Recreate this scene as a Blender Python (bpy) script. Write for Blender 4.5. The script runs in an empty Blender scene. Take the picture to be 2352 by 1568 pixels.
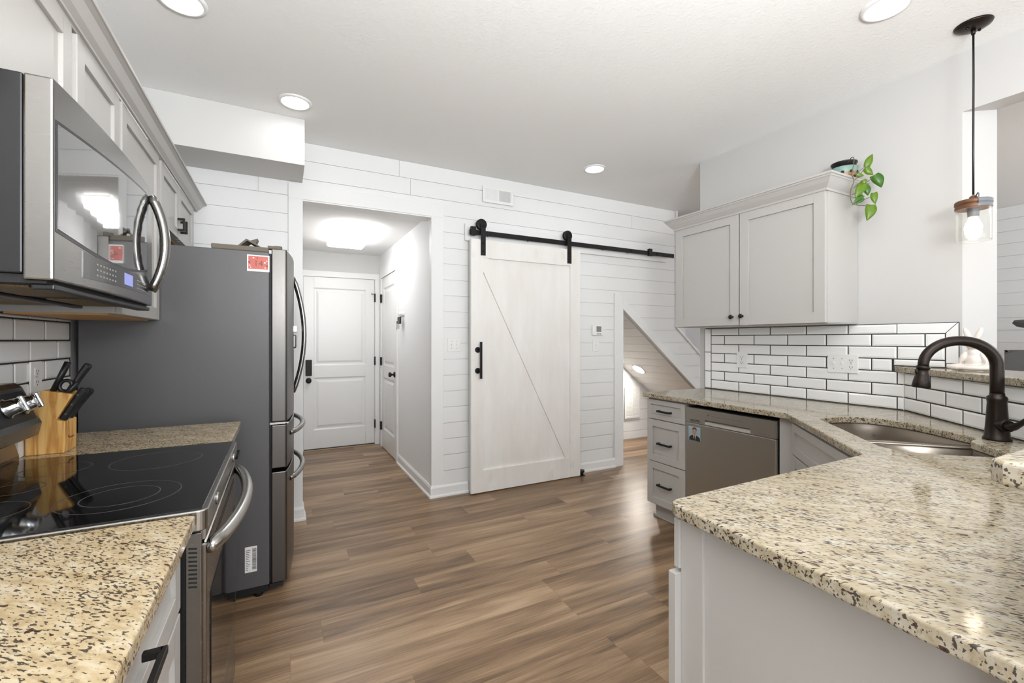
import bpy, bmesh, math, random
from mathutils import Vector, Matrix
random.seed(7)
SC = bpy.context.scene
COL = SC.collection
PI = math.pi

# ------------------------------------------------------------------ camera, world, exposure, big lights
cam_d = bpy.data.cameras.new('camera'); cam = bpy.data.objects.new('camera', cam_d); COL.objects.link(cam)
cam.location = (0, 0, 1.30)
cam.rotation_euler = (PI/2, 0, -math.radians(27.455))
cam_d.sensor_width = 36.0
cam_d.lens = 1022*36/2352
cam_d.shift_y = -4/2352
cam_d.clip_start = 0.02
SC.camera = cam
SC.view_settings.view_transform = 'Standard'
SC.view_settings.look = 'None'
SC.view_settings.gamma = 1.0
SC.view_settings.use_curve_mapping = False
SC.view_settings.exposure = 0.70
W = bpy.data.worlds.new('world'); SC.world = W; W.use_nodes = True
W.node_tree.nodes['Background'].inputs[0].default_value = (0.86, 0.93, 1.0, 1)
W.node_tree.nodes['Background'].inputs[1].default_value = 0.6

def area(name, loc, rot, sx, sy, power, col):
    d = bpy.data.lights.new(name, 'AREA'); d.shape = 'RECTANGLE'; d.size = sx; d.size_y = sy
    d.energy = power; d.color = col
    o = bpy.data.objects.new(name, d); COL.objects.link(o); o.location = loc; o.rotation_euler = rot
    return o
# daylight from the patio doors of the room behind the camera and the windows of the living room
area('daylight_rear', (1.3, -3.6, 1.25), (PI/2+.12, 0, 0), 3.6, 2.1, 42, (0.88, 0.94, 1.0))
area('daylight_living', (5.2, -3.4, 1.4), (PI/2+.3, 0, math.radians(12)), 2.4, 2.0, 6, (0.93, 0.97, 1.0))
area('daylight_side', (-1.6, -2.7, 1.2), (PI/2+.25, 0, -math.radians(60)), 1.8, 2.0, 60, (0.88, 0.94, 1.0))
# added upward fill lights, not fixtures, behind and beside the camera to brighten the ceiling
area('added_fill_kitchen', (0.45, -0.7, 1.75), (PI-.35, 0, 0), .6, .6, 78, (0.97, 0.99, 1.0))
area('added_fill_living', (5.8, -1.7, 1.6), (PI-.10, 0, 0), .6, .6, 56, (0.97, 0.99, 1.0))

# ------------------------------------------------------------------ mesh helpers
def cr(a): return Vector(a)
class MB:
    def __init__(s): s.v = []; s.f = []; s.m = []; s.sm = []
    def add(s, vs, fs, mi=0, smooth=False):
        b = len(s.v); s.v += [Vector(p) for p in vs]
        for f in fs:
            s.f.append(tuple(b+i for i in f)); s.m.append(mi); s.sm.append(smooth)
        return s
    def box(s, x0, x1, y0, y1, z0, z1, mi=0):
        vs = [(x, y, z) for x in (x0, x1) for y in (y0, y1) for z in (z0, z1)]
        return s.add(vs, [(0,1,3,2),(4,6,7,5),(0,4,5,1),(2,3,7,6),(0,2,6,4),(1,5,7,3)], mi)
    def fbox(s, F, a0, a1, b0, b1, c0, c1, mi=0):
        o, A, U, O = F
        vs = [o+A*a+U*b+O*c for a in (a0, a1) for b in (b0, b1) for c in (c0, c1)]
        return s.add(vs, [(0,1,3,2),(4,6,7,5),(0,4,5,1),(2,3,7,6),(0,2,6,4),(1,5,7,3)], mi)
    def prism(s, poly, vec, mi=0):
        n = len(poly); vec = Vector(vec); P = [Vector(p) for p in poly]
        vs = P + [p+vec for p in P]
        fs = [tuple(range(n)), tuple(range(2*n-1, n-1, -1))] + [(i, (i+1) % n, (i+1) % n+n, i+n) for i in range(n)]
        return s.add(vs, fs, mi)
    def frustum(s, F, a0, a1, b0, b1, c0, c1, ins, mi=0):
        o, A, U, O = F
        q = lambda i, c: [o+A*a+U*b+O*c for a, b in ((a0+i, b0+i), (a1-i, b0+i), (a1-i, b1-i), (a0+i, b1-i))]
        vs = q(0, c0)+q(0, c0+(c1-c0)*.55)+q(ins, c1)
        fs = [(3,2,1,0), (8,9,10,11)]
        for k in (0, 4):
            fs += [(k+i, k+(i+1) % 4, k+4+(i+1) % 4, k+4+i) for i in range(4)]
        return s.add(vs, fs, mi)
    def tube(s, pts, r, n=12, caps=True, mi=0, flat=None):
        P = [Vector(p) for p in pts]; m = len(P)
        R = r if isinstance(r, (list, tuple)) else [r]*m
        T = []
        for i in range(m):
            t = (P[min(i+1, m-1)]-P[max(i-1, 0)]); T.append(t.normalized() if t.length > 1e-9 else Vector((0,0,1)))
        ref = Vector((0,0,1)) if abs(T[0].z) < .9 else Vector((1,0,0))
        u = T[0].cross(ref).normalized(); vs = []
        for i in range(m):
            u = (u-T[i]*u.dot(T[i])).normalized(); w = T[i].cross(u)
            for k in range(n):
                a = 2*PI*k/n; vs.append(P[i]+(u*math.cos(a)+w*math.sin(a)*(flat or 1))*R[i])
        fs = [(i*n+k, i*n+(k+1) % n, (i+1)*n+(k+1) % n, (i+1)*n+k) for i in range(m-1) for k in range(n)]
        s.add(vs, fs, mi, True)
        if caps:
            b = len(s.v)-m*n
            s.f.append(tuple(b+k for k in range(n-1, -1, -1))); s.m.append(mi); s.sm.append(False)
            s.f.append(tuple(b+(m-1)*n+k for k in range(n))); s.m.append(mi); s.sm.append(False)
        return s
    def cyl(s, p0, p1, r, r2=None, n=24, mi=0): return s.tube([p0, p1], [r, r if r2 is None else r2], n, True, mi)
    def lathe(s, c, prof, n=32, M=None, mi=0, smooth=True, cap=True):
        c = Vector(c); M = M or Matrix.Identity(3); vs = []
        for r, z in prof:
            for k in range(n):
                a = 2*PI*k/n; vs.append(c+M @ Vector((r*math.cos(a), r*math.sin(a), z)))
        m = len(prof)
        fs = [(i*n+k, i*n+(k+1) % n, (i+1)*n+(k+1) % n, (i+1)*n+k) for i in range(m-1) for k in range(n)]
        s.add(vs, fs, mi, smooth); b = len(s.v)-m*n
        if cap and prof[0][0] > 1e-6: s.f.append(tuple(b+k for k in range(n-1, -1, -1))); s.m.append(mi); s.sm.append(False)
        if cap and prof[-1][0] > 1e-6: s.f.append(tuple(b+(m-1)*n+k for k in range(n))); s.m.append(mi); s.sm.append(False)
        return s
    def ell(s, c, rad, M=None, n=20, m=12, mi=0):
        c = Vector(c); M = M or Matrix.Identity(3); vs = []; fs = []
        for i in range(m+1):
            t = PI*i/m
            for k in range(n):
                a = 2*PI*k/n
                vs.append(c+M @ Vector((rad[0]*math.sin(t)*math.cos(a), rad[1]*math.sin(t)*math.sin(a), -rad[2]*math.cos(t))))
        fs = [(i*n+k, i*n+(k+1) % n, (i+1)*n+(k+1) % n, (i+1)*n+k) for i in range(m) for k in range(n)]
        return s.add(vs, fs, mi, True)
    def sweep(s, prof, path, mi=0, ends=True):
        """profile [(out, z)] swept along plan path [(x, y)]; out is to the right of the path direction"""
        P = [Vector((p[0], p[1], 0)) for p in path]; m = len(P); n = len(prof); vs = []
        D = [(P[i+1]-P[i]).normalized() for i in range(m-1)]
        for i in range(m):
            d0 = D[max(i-1, 0)]; d1 = D[min(i, m-2)]
            n0 = Vector((d0.y, -d0.x, 0)); n1 = Vector((d1.y, -d1.x, 0)); b = (n0+n1).normalized(); k = 1/max(b.dot(n0), .2)
            for o, z in prof: vs.append(P[i]+b*(o*k)+Vector((0, 0, z)))
        fs = [(i*n+k, i*n+(k+1) % n, (i+1)*n+(k+1) % n, (i+1)*n+k) for i in range(m-1) for k in range(n)]
        if ends: fs += [tuple(range(n)), tuple(range((m-1)*n, m*n))]
        return s.add(vs, fs, mi)

WM = {}
def mesh_of(name, mb, mats, inv=None):
    me = bpy.data.meshes.new(name)
    vs = [inv @ v for v in mb.v] if inv else mb.v
    me.from_pydata([tuple(v) for v in vs], [], mb.f)
    for m in (mats if isinstance(mats, (list, tuple)) else [mats]): me.materials.append(m)
    for p, mi, sm in zip(me.polygons, mb.m, mb.sm): p.material_index = mi; p.use_smooth = sm
    bm = bmesh.new(); bm.from_mesh(me); bmesh.ops.remove_doubles(bm, verts=bm.verts, dist=1e-6)
    bmesh.ops.recalc_face_normals(bm, faces=bm.faces); bm.to_mesh(me); bm.free(); me.update()
    return me
def bev(o, w, seg=2):
    if w:
        b = o.modifiers.new('bevel', 'BEVEL'); b.width = w; b.segments = seg; b.limit_method = 'ANGLE'; b.angle_limit = math.radians(40)
        b.harden_normals = False
def tag(o, label=None, cat=None, group=None, kind=None):
    if label: o['label'] = label
    if cat: o['category'] = cat
    if group: o['group'] = group
    if kind: o['kind'] = kind
    return o
def thing(name, loc, label, cat, group=None, rz=0.0, kind=None):
    o = bpy.data.objects.new(name, None); COL.objects.link(o); o.empty_display_size = .05
    o.location = loc; o.rotation_euler = (0, 0, rz)
    WM[o.name] = Matrix.Translation(Vector(loc)) @ Matrix.Rotation(rz, 4, 'Z')
    return tag(o, label, cat, group, kind)
def part(name, mb, mats, parent, bevel=0, label=None, local=False, seg=2, kind=None):
    M = WM[parent.name]
    me = mesh_of(name, mb, mats, None if local else M.inverted())
    o = bpy.data.objects.new(name, me); COL.objects.link(o); o.parent = parent
    WM[o.name] = M; bev(o, bevel, seg)
    return tag(o, label, kind=kind)
def solo(name, mb, mats, label, cat, group=None, bevel=0, kind=None, seg=2):
    xs = [v.x for v in mb.v]; ys = [v.y for v in mb.v]; zs = [v.z for v in mb.v]
    loc = Vector(((min(xs)+max(xs))/2, (min(ys)+max(ys))/2, min(zs)))
    me = mesh_of(name, mb, mats, Matrix.Translation(-loc))
    o = bpy.data.objects.new(name, me); COL.objects.link(o); o.location = loc; WM[o.name] = Matrix.Translation(loc); bev(o, bevel, seg)
    return tag(o, label, cat, group, kind)
def struct(name, mb, mats, bevel=0, label=None):
    me = mesh_of(name, mb, mats); o = bpy.data.objects.new(name, me); COL.objects.link(o); WM[o.name] = Matrix.Identity(4)
    bev(o, bevel); return tag(o, label, kind='structure')
def dup(root, loc, label=None, group=None):
    r = root.copy(); COL.objects.link(r); r.location = loc
    if label: r['label'] = label
    if group: r['group'] = group
    def rec(src, dst):
        for ch in list(src.children):
            c = ch.copy(); COL.objects.link(c); c.parent = dst; rec(ch, c)
    rec(root, r)
    return r
def FR(o, A, U=(0,0,1), O=None):
    A = Vector(A); U = Vector(U); O = Vector(O) if O else A.cross(U)
    return (Vector(o), A, U, O)
def text_mb(mb, body, F, size, cx, cy, c, mi=0, depth=.0006):
    cu = bpy.data.curves.new('lettering', 'FONT'); cu.body = body; cu.size = size; cu.align_x = 'CENTER'; cu.align_y = 'CENTER'
    cu.extrude = depth/2
    ob = bpy.data.objects.new('lettering', cu); COL.objects.link(ob)
    dg = bpy.context.evaluated_depsgraph_get(); me = bpy.data.meshes.new_from_object(ob.evaluated_get(dg))
    o, A, U, O = F
    mb.add([o+A*(cx+v.co.x)+U*(cy+v.co.y)+O*(c+v.co.z) for v in me.vertices], [tuple(p.vertices) for p in me.polygons], mi)
    bpy.data.objects.remove(ob); bpy.data.curves.remove(cu); bpy.data.meshes.remove(me)
def plan_slab(outer, holes, z0, z1, bevel=.004, res=2):
    """flat slab from a plan outline with holes, rounded edges; returns MB in world coords"""
    cu = bpy.data.curves.new('outline', 'CURVE'); cu.dimensions = '2D'; cu.fill_mode = 'BOTH'
    cu.extrude = (z1-z0)/2-bevel; cu.bevel_depth = bevel; cu.bevel_resolution = res; cu.offset = -bevel
    for lp in [outer]+holes:
        sp = cu.splines.new('POLY'); sp.points.add(len(lp)-1); sp.use_cyclic_u = True
        for p, q in zip(sp.points, lp): p.co = (q[0], q[1], 0, 1)
    ob = bpy.data.objects.new('outline', cu); COL.objects.link(ob)
    dg = bpy.context.evaluated_depsgraph_get(); me = bpy.data.meshes.new_from_object(ob.evaluated_get(dg))
    mb = MB(); zc = (z0+z1)/2
    mb.add([(v.co.x, v.co.y, v.co.z+zc) for v in me.vertices], [tuple(p.vertices) for p in me.polygons])
    bpy.data.objects.remove(ob); bpy.data.curves.remove(cu); bpy.data.meshes.remove(me)
    return mb
def arc(c, r, a0, a1, n, ax=(1,0,0), ay=(0,1,0)):
    c = Vector(c); ax = Vector(ax); ay = Vector(ay)
    return [c+ax*(r*math.cos(math.radians(a0+(a1-a0)*i/n)))+ay*(r*math.sin(math.radians(a0+(a1-a0)*i/n))) for i in range(n+1)]
def clip(poly, k, v, keep_less):
    out = []; n = len(poly)
    for i in range(n):
        p, q = poly[i], poly[(i+1) % n]
        ip = (p[k] <= v) if keep_less else (p[k] >= v); iq = (q[k] <= v) if keep_less else (q[k] >= v)
        if ip: out.append(p)
        if ip != iq:
            t = (v-p[k])/(q[k]-p[k]); out.append(tuple(p[j]+(q[j]-p[j])*t for j in range(2)))
    return out
def shiplap(mb, pieces, to3, norm, z0, dz, zmax, gap=.004, th=.012, joints={}):
    """planks (z rows) clipped to convex pieces [(a, z)...]; to3 maps (a, z) to the wall face; norm points into the room"""
    N = Vector(norm)
    for pc in pieces: mb.prism([to3(*p) - N*th for p in pc], -N*.03)
    k = int((0-z0)/dz)-1
    while z0+k*dz < zmax:
        a, b = z0+k*dz+gap/2, z0+(k+1)*dz-gap/2
        for pc in pieces:
            q = clip(clip(pc, 1, a, False), 1, b, True) if len(pc) > 2 else []
            if len(q) < 3: continue
            segs = [q]
            for j in joints.get(k, []):
                ns = []
                for g in segs:
                    l = clip(g, 0, j-gap/4, True); r = clip(g, 0, j+gap/4, False)
                    if len(l) > 2: ns.append(l)
                    if len(r) > 2: ns.append(r)
                segs = ns
            for g in segs:
                if max(p[1] for p in g)-min(p[1] for p in g) > .002: mb.prism([to3(*p) for p in g], -N*th)
        k += 1

# ------------------------------------------------------------------ materials
def s2l(c): return c/12.92 if c <= .04045 else ((c+.055)/1.055)**2.4
def rgb(r, g, b): return (s2l(r/255), s2l(g/255), s2l(b/255), 1)
def mat(name, col, rough=.5, metal=0, spec=.5, emit=None, es=0, bump=None, coat=0):
    m = bpy.data.materials.new(name); m.use_nodes = True; nt = m.node_tree; b = nt.nodes['Principled BSDF']
    b.inputs['Base Color'].default_value = col; b.inputs['Roughness'].default_value = rough; b.inputs['Metallic'].default_value = metal
    b.inputs['Specular IOR Level'].default_value = spec
    if coat: b.inputs['Coat Weight'].default_value = coat; b.inputs['Coat Roughness'].default_value = .05
    if emit: b.inputs['Emission Color'].default_value = emit; b.inputs['Emission Strength'].default_value = es
    if bump:
        sc, st, det = bump[:3]
        tc = nt.nodes.new('ShaderNodeTexCoord'); mp = nt.nodes.new('ShaderNodeMapping'); nz = nt.nodes.new('ShaderNodeTexNoise'); bp = nt.nodes.new('ShaderNodeBump')
        if len(bump) > 3: mp.inputs['Scale'].default_value = bump[3]
        nz.inputs['Scale'].default_value = sc; nz.inputs['Detail'].default_value = det; bp.inputs['Strength'].default_value = st; bp.inputs['Distance'].default_value = .01
        nt.links.new(tc.outputs['Object'], mp.inputs[0]); nt.links.new(mp.outputs[0], nz.inputs['Vector']); nt.links.new(nz.outputs[0], bp.inputs['Height']); nt.links.new(bp.outputs[0], b.inputs['Normal'])
    return m
class NT:
    def __init__(s, name, rough=.4, spec=.5):
        s.m = bpy.data.materials.new(name); s.m.use_nodes = True; s.t = s.m.node_tree; s.b = s.t.nodes['Principled BSDF']
        s.b.inputs['Roughness'].default_value = rough; s.b.inputs['Specular IOR Level'].default_value = spec
        s.oc = s.t.nodes.new('ShaderNodeTexCoord').outputs['Object']
    def put(s, sock, v):
        if hasattr(v, 'is_linked'): s.t.links.new(v, sock)
        else: sock.default_value = v
    def math(s, op, a, b=0.0, c=0.0):
        n = s.t.nodes.new('ShaderNodeMath'); n.operation = op
        s.put(n.inputs[0], a); s.put(n.inputs[1], b); s.put(n.inputs[2], c); return n.outputs[0]
    def mapv(s, v, loc=(0,0,0), rot=(0,0,0), sc=(1,1,1)):
        n = s.t.nodes.new('ShaderNodeMapping'); s.put(n.inputs[0], v); n.inputs[1].default_value = loc; n.inputs[2].default_value = rot; n.inputs[3].default_value = sc; return n.outputs[0]
    def noise(s, v, scale, det=2, rough=.5, dist=0):
        n = s.t.nodes.new('ShaderNodeTexNoise'); s.put(n.inputs['Vector'], v); n.inputs['Scale'].default_value = scale; n.inputs['Detail'].default_value = det; n.inputs['Roughness'].default_value = rough; n.inputs['Distortion'].default_value = dist; return n.outputs[0]
    def sep(s, v):
        n = s.t.nodes.new('ShaderNodeSeparateXYZ'); s.put(n.inputs[0], v); return n.outputs
    def comb(s, x, y, z):
        n = s.t.nodes.new('ShaderNodeCombineXYZ'); s.put(n.inputs[0], x); s.put(n.inputs[1], y); s.put(n.inputs[2], z); return n.outputs[0]
    def hash(s, v):
        n = s.t.nodes.new('ShaderNodeTexWhiteNoise'); n.noise_dimensions = '3D'; s.put(n.inputs[0], v); return n.outputs[0]
    def ramp(s, f, stops, mode='LINEAR'):
        n = s.t.nodes.new('ShaderNodeValToRGB'); n.color_ramp.interpolation = mode; e = n.color_ramp.elements
        while len(e) < len(stops): e.new(.5)
        for x, (p, c) in zip(e, stops): x.position = p; x.color = c if len(c) == 4 else (*c, 1)
        s.put(n.inputs[0], f); return n.outputs[0]
    def mix(s, f, a, b, mode='MIX'):
        n = s.t.nodes.new('ShaderNodeMix'); n.data_type = 'RGBA'; n.blend_type = mode
        s.put(n.inputs[0], f); s.put(n.inputs[6], a); s.put(n.inputs[7], b); return n.outputs[2]
    def step(s, f, lo, hi):
        n = s.t.nodes.new('ShaderNodeMapRange'); n.interpolation_type = 'SMOOTHSTEP'; s.put(n.inputs[0], f); n.inputs[1].default_value = lo; n.inputs[2].default_value = hi; return n.outputs[0]
    def bump(s, h, st, dist=.01):
        n = s.t.nodes.new('ShaderNodeBump'); n.inputs['Strength'].default_value = st; n.inputs['Distance'].default_value = dist; s.put(n.inputs['Height'], h); s.t.links.new(n.outputs[0], s.b.inputs['Normal'])
    def col(s, v): s.put(s.b.inputs['Base Color'], v)

M = {}
M['white'] = mat('white_paint', rgb(238, 238, 237), .42)
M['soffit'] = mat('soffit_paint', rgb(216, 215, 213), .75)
M['hallwall'] = mat('hall_wall_paint', rgb(244, 245, 246), .7)
M['shiplap'] = mat('shiplap_paint', rgb(236, 236, 235), .40, bump=(40, .03, 2, (1, 1, 6)))
M['wall'] = mat('grey_wall_paint', rgb(198, 196, 194), .75, bump=(90, .02, 2))
M['cab'] = mat('cabinet_paint', rgb(184, 181, 177), .34, bump=(30, .01, 1))
M['doorwhite'] = mat('door_paint', rgb(236, 236, 235), .32)
M['black'] = mat('black_metal', rgb(38, 37, 36), .45, .6)
M['blackplastic'] = mat('black_plastic', rgb(24, 24, 26), .38)
M['dark'] = mat('dark_gap', rgb(14, 14, 15), .6)
M['plate'] = mat('switch_plate', rgb(238, 238, 236), .3)
M['slot'] = mat('outlet_slot', rgb(50, 48, 46), .6)
M['grout'] = mat('dark_grout', rgb(52, 49, 48), .8)
M['tile'] = mat('white_tile', rgb(246, 246, 245), .12, coat=.3)
M['bronze'] = mat('oil_rubbed_bronze', rgb(50, 43, 39), .32, .8)
M['chrome'] = mat('chrome', rgb(215, 215, 216), .10, 1)
M['woodunder'] = mat('birch_underside', rgb(196, 150, 96), .5)
M['ceramic'] = mat('white_ceramic', rgb(226, 216, 208), .14, coat=.4)
def brushed(name, col, rough, sc):
    n = NT(name); n.b.inputs['Metallic'].default_value = 1
    v = n.mapv(n.oc, sc=sc); f = n.noise(v, 30, 3)
    n.col(n.mix(f, tuple(c*.95 for c in col[:3])+(1,), tuple(min(1, c*1.04) for c in col[:3])+(1,)))
    n.put(n.b.inputs['Roughness'], n.math('MULTIPLY_ADD', f, .12, rough-.06)); n.bump(f, .003)
    return n.m
M['steel'] = brushed('brushed_steel', rgb(138, 136, 133), .25, (1, 1, 14))
M['steelh'] = brushed('brushed_steel_side', rgb(178, 176, 172), .24, (30, 1, 1))
M['steeldark'] = brushed('smudged_steel', rgb(104, 101, 98), .32, (4, 4, 1))
M['steeldw'] = brushed('dishwasher_steel', rgb(180, 177, 170), .42, (1, 1, 30))
M['sink'] = brushed('sink_steel', rgb(186, 178, 168), .30, (3, 3, 3))
M['fridgegrey'] = mat('fridge_grey_side', rgb(86, 85, 86), .38, bump=(260, .04, 2))
M['blackglass'] = mat('black_glass', rgb(8, 8, 9), .05, spec=.6)
M['panelglass'] = mat('grey_panel_glass', rgb(70, 70, 72), .12, .3)
M['mirrorglass'] = mat('dark_door_glass', rgb(150, 150, 150), .04, .95)
# ceiling : stomped texture
n = NT('stomped_ceiling', .85, .2); n.col(rgb(246, 246, 245))
h = n.noise(n.oc, 26, 4, .6, 1.5); n.bump(n.step(h, .50, .62), .11, .012); M['ceiling'] = n.m
# floor : vinyl planks along X
n = NT('oak_vinyl_planks', .36, .45)
x, y, z = n.sep(n.oc)
PW, PL = .172, 1.22
row = n.math('FLOOR', n.math('DIVIDE', y, PW))
off = n.math('MULTIPLY', n.hash(n.comb(row, 3.3, 0.0)), PL)
xs = n.math('DIVIDE', n.math('ADD', x, off), PL); idx = n.math('FLOOR', xs)
hs = n.hash(n.comb(row, idx, 1.7)); hs2 = n.hash(n.comb(row, idx, 9.1))
gv = n.comb(n.math('ADD', n.math('MULTIPLY', x, .55), n.math('MULTIPLY', hs, 37.0)), n.math('ADD', n.math('MULTIPLY', y, 7.0), n.math('MULTIPLY', hs2, 21.0)), 0.0)
g1 = n.noise(gv, 1.6, 3, .55, .6)
gv2 = n.comb(n.math('ADD', n.math('MULTIPLY', x, 3.0), n.math('MULTIPLY', hs2, 51.0)), n.math('MULTIPLY', y, 90.0), 0.0)
g2 = n.noise(gv2, 1.5, 4, .6)
f = n.math('ADD', n.math('MULTIPLY', g1, .95), n.math('MULTIPLY', n.math('SUBTRACT', g2, .5), .46))
f = n.math('ADD', f, n.math('MULTIPLY', n.math('SUBTRACT', hs, .5), .16))
c = n.ramp(f, [(.24, rgb(92, 71, 52)), (.42, rgb(131, 105, 79)), (.56, rgb(157, 129, 100)), (.74, rgb(182, 155, 125))])
fy = n.math('FRACT', n.math('DIVIDE', y, PW)); fx = n.math('FRACT', xs)
ey = n.math('MINIMUM', fy, n.math('SUBTRACT', 1.0, fy)); ex = n.math('MINIMUM', fx, n.math('SUBTRACT', 1.0, fx))
seam = n.math('MINIMUM', n.step(ey, .0, .010), n.step(ex, .0, .0016))
n.col(n.mix(n.math('MULTIPLY', n.math('SUBTRACT', 1.0, seam), .30), c, rgb(66, 49, 37)))
n.put(n.b.inputs['Roughness'], n.math('MULTIPLY_ADD', g2, .16, .27)); n.bump(n.math('MULTIPLY_ADD', g2, .3, seam), .10, .003)
M['floor'] = n.m
# granite
def granite(name, ang, tint, k=1.0, an=3.0):
    n = NT(name, .08, .34)
    v = n.mapv(n.mapv(n.oc, rot=(0, 0, ang)), sc=(1, an, 1.8))
    base = n.ramp(n.noise(v, 10*k, 4, .62, .4), [(.30, tint[0]), (.48, tint[1]), (.68, tint[2])])
    cl = n.noise(v, 6*k, 2, .5)
    s1 = n.noise(v, 50*k, 2, .45, .2); t1 = n.math('ADD', s1, n.math('MULTIPLY', n.math('SUBTRACT', cl, .5), .34))
    m1 = n.step(t1, .570, .615)
    s3 = n.noise(n.mapv(v, loc=(2, 7, 3)), 36*k, 3, .6, .3); m3 = n.step(s3, .54, .65)
    s2 = n.noise(n.mapv(v, loc=(5, 3, 1), sc=(1, .55, 1)), 32*k, 1, .3); m2 = n.step(s2, .70, .72)
    c = n.mix(n.math('MULTIPLY', m3, .40), base, rgb(136, 120, 100))
    c = n.mix(n.math('MULTIPLY', m1, .88), c, rgb(48, 42, 40))
    c = n.mix(n.math('MULTIPLY', m2, .9), c, rgb(60, 34, 30))
    n.col(c); return n.m
M['granite'] = granite('cream_granite', math.radians(55), (rgb(156, 142, 116), rgb(173, 161, 138), rgb(186, 179, 165)), 1.7, 3.4)
M['granite_l'] = granite('golden_granite', math.radians(44), (rgb(166, 145, 112), rgb(187, 168, 135), rgb(200, 188, 165)), 1.75, 2.9)
# barn door : thin whitewash over pine
n = NT('whitewashed_pine', .5); v = n.mapv(n.oc, sc=(3, 3, .7)); f = n.noise(v, 2.2, 4, .6)
kx = n.noise(n.mapv(n.oc, sc=(1, 1, .6)), 7, 1); k = n.step(kx, .68, .76)
n.col(n.mix(n.math('MULTIPLY', k, .12), n.ramp(f, [(.3, rgb(234, 230, 224)), (.7, rgb(243, 241, 238))]), rgb(190, 165, 140)))
g = n.noise(n.mapv(n.oc, sc=(60, 60, 2)), 3, 3); n.bump(g, .06); M['barn'] = n.m
# pine knife block
n = NT('pine_block', .45); v = n.mapv(n.oc, rot=(0, math.radians(-24), 0), sc=(9, 9, 1.0)); f = n.noise(v, 5, 2, .5, .4)
n.col(n.ramp(f, [(.35, rgb(232, 188, 120)), (.5, rgb(222, 172, 98)), (.6, rgb(190, 132, 66)), (.72, rgb(228, 182, 112))])); M['pine'] = n.m
M['carpet'] = mat('grey_plush', rgb(112, 112, 112), .95, bump=(160, .5, 3))
M['leaf'] = mat('pothos_leaf', rgb(88, 120, 16), .35); M['leaf2'] = mat('pothos_leaf_dark', rgb(52, 98, 16), .35)
M['stem'] = mat('pothos_stem', rgb(98, 92, 62), .6)
M['teal'] = mat('teal_glaze', rgb(128, 158, 150), .2, coat=.3); M['potbrown'] = mat('brown_glaze', rgb(150, 118, 84), .25, coat=.3); M['orange'] = mat('orange_glaze', rgb(210, 110, 48), .3)
M['rust'] = mat('copper_lid', rgb(112, 78, 56), .45, .4); M['greymetal'] = mat('grey_metal_lid_sheen', rgb(122, 124, 128), .5, .2)
M['paper'] = mat('white_paper', rgb(240, 238, 236), .6); M['ink'] = mat('printed_ink', rgb(40, 40, 42), .6)
M['red'] = mat('coral_red_print', rgb(196, 92, 80), .4); M['gold'] = mat('brown_print', rgb(120, 74, 44), .5)
M['steelbar'] = brushed('handle_steel', rgb(146, 144, 141), .26, (30, 1, 1))
M['filter'] = mat('grease_filter', rgb(112, 94, 66), .5, .3, bump=(300, .4, 1))
M['card'] = mat('brown_card', rgb(112, 104, 92), .7)
M['lightgrey_print'] = mat('grey_print', rgb(150, 146, 140), .5)
M['led'] = mat('lit_diffuser', rgb(255, 255, 255), .5, emit=(1, .985, .965, 1), es=12)
M['led_closet'] = mat('lit_closet_diffuser', rgb(255, 255, 255), .5, emit=(1, .93, .84, 1), es=110)
M['led_hall'] = mat('lit_hall_diffuser', rgb(255, 255, 255), .5, emit=(1, .985, .97, 1), es=5.4)
M['bulb'] = mat('lit_bulb', rgb(255, 250, 240), .5, emit=(1, .86, .66, 1), es=6)
M['display'] = mat('display', rgb(30, 34, 60), .2, emit=(.35, .4, .9, 1), es=.5)
# thin clear glass
m = bpy.data.materials.new('clear_glass'); m.use_nodes = True; nt = m.node_tree; nt.nodes.remove(nt.nodes['Principled BSDF'])
tr = nt.nodes.new('ShaderNodeBsdfTransparent'); tr.inputs[0].default_value = (.97, .97, .96, 1); gl = nt.nodes.new('ShaderNodeBsdfGlossy'); gl.inputs['Roughness'].default_value = .03
lw = nt.nodes.new('ShaderNodeLayerWeight'); lw.inputs[0].default_value = .5; pw = nt.nodes.new('ShaderNodeMath'); pw.operation = 'POWER'; pw.inputs[1].default_value = 3.5
ma = nt.nodes.new('ShaderNodeMath'); ma.operation = 'MULTIPLY_ADD'; ma.inputs[1].default_value = .5; ma.inputs[2].default_value = .03; mx = nt.nodes.new('ShaderNodeMixShader')
nt.links.new(lw.outputs['Facing'], pw.inputs[0]); nt.links.new(pw.outputs[0], ma.inputs[0]); nt.links.new(ma.outputs[0], mx.inputs[0]); nt.links.new(tr.outputs[0], mx.inputs[1]); nt.links.new(gl.outputs[0], mx.inputs[2]); nt.links.new(mx.outputs[0], nt.nodes['Material Output'].inputs[0])
M['glass'] = m

# ------------------------------------------------------------------ room constants
CZ = 2.735; YB = 3.57; XL = -.81; XR = 3.02; HX0, HX1, HY, HZ = .137, 1.103, 5.72, 2.345
US = lambda x: 1.608-.813*(x-3.155)              # underside of the stairs
# floor
b = MB(); b.box(-.95, 7.1, -4.2, 6.0, -.05, 0); struct('floor', b, M['floor'])
# ceilings
b = MB(); b.box(-.95, 7.1, -4.2, YB+.04, CZ, CZ+.08); b.box(HX1, 7.1, YB+.04, 6.0, CZ, CZ+.08); struct('ceiling', b, M['ceiling'])
b = MB(); b.box(HX0-.1, HX1+.1, YB+.045, HY+.1, HZ, HZ+.06); struct('ceiling_hall', b, M['ceiling'])
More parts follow.
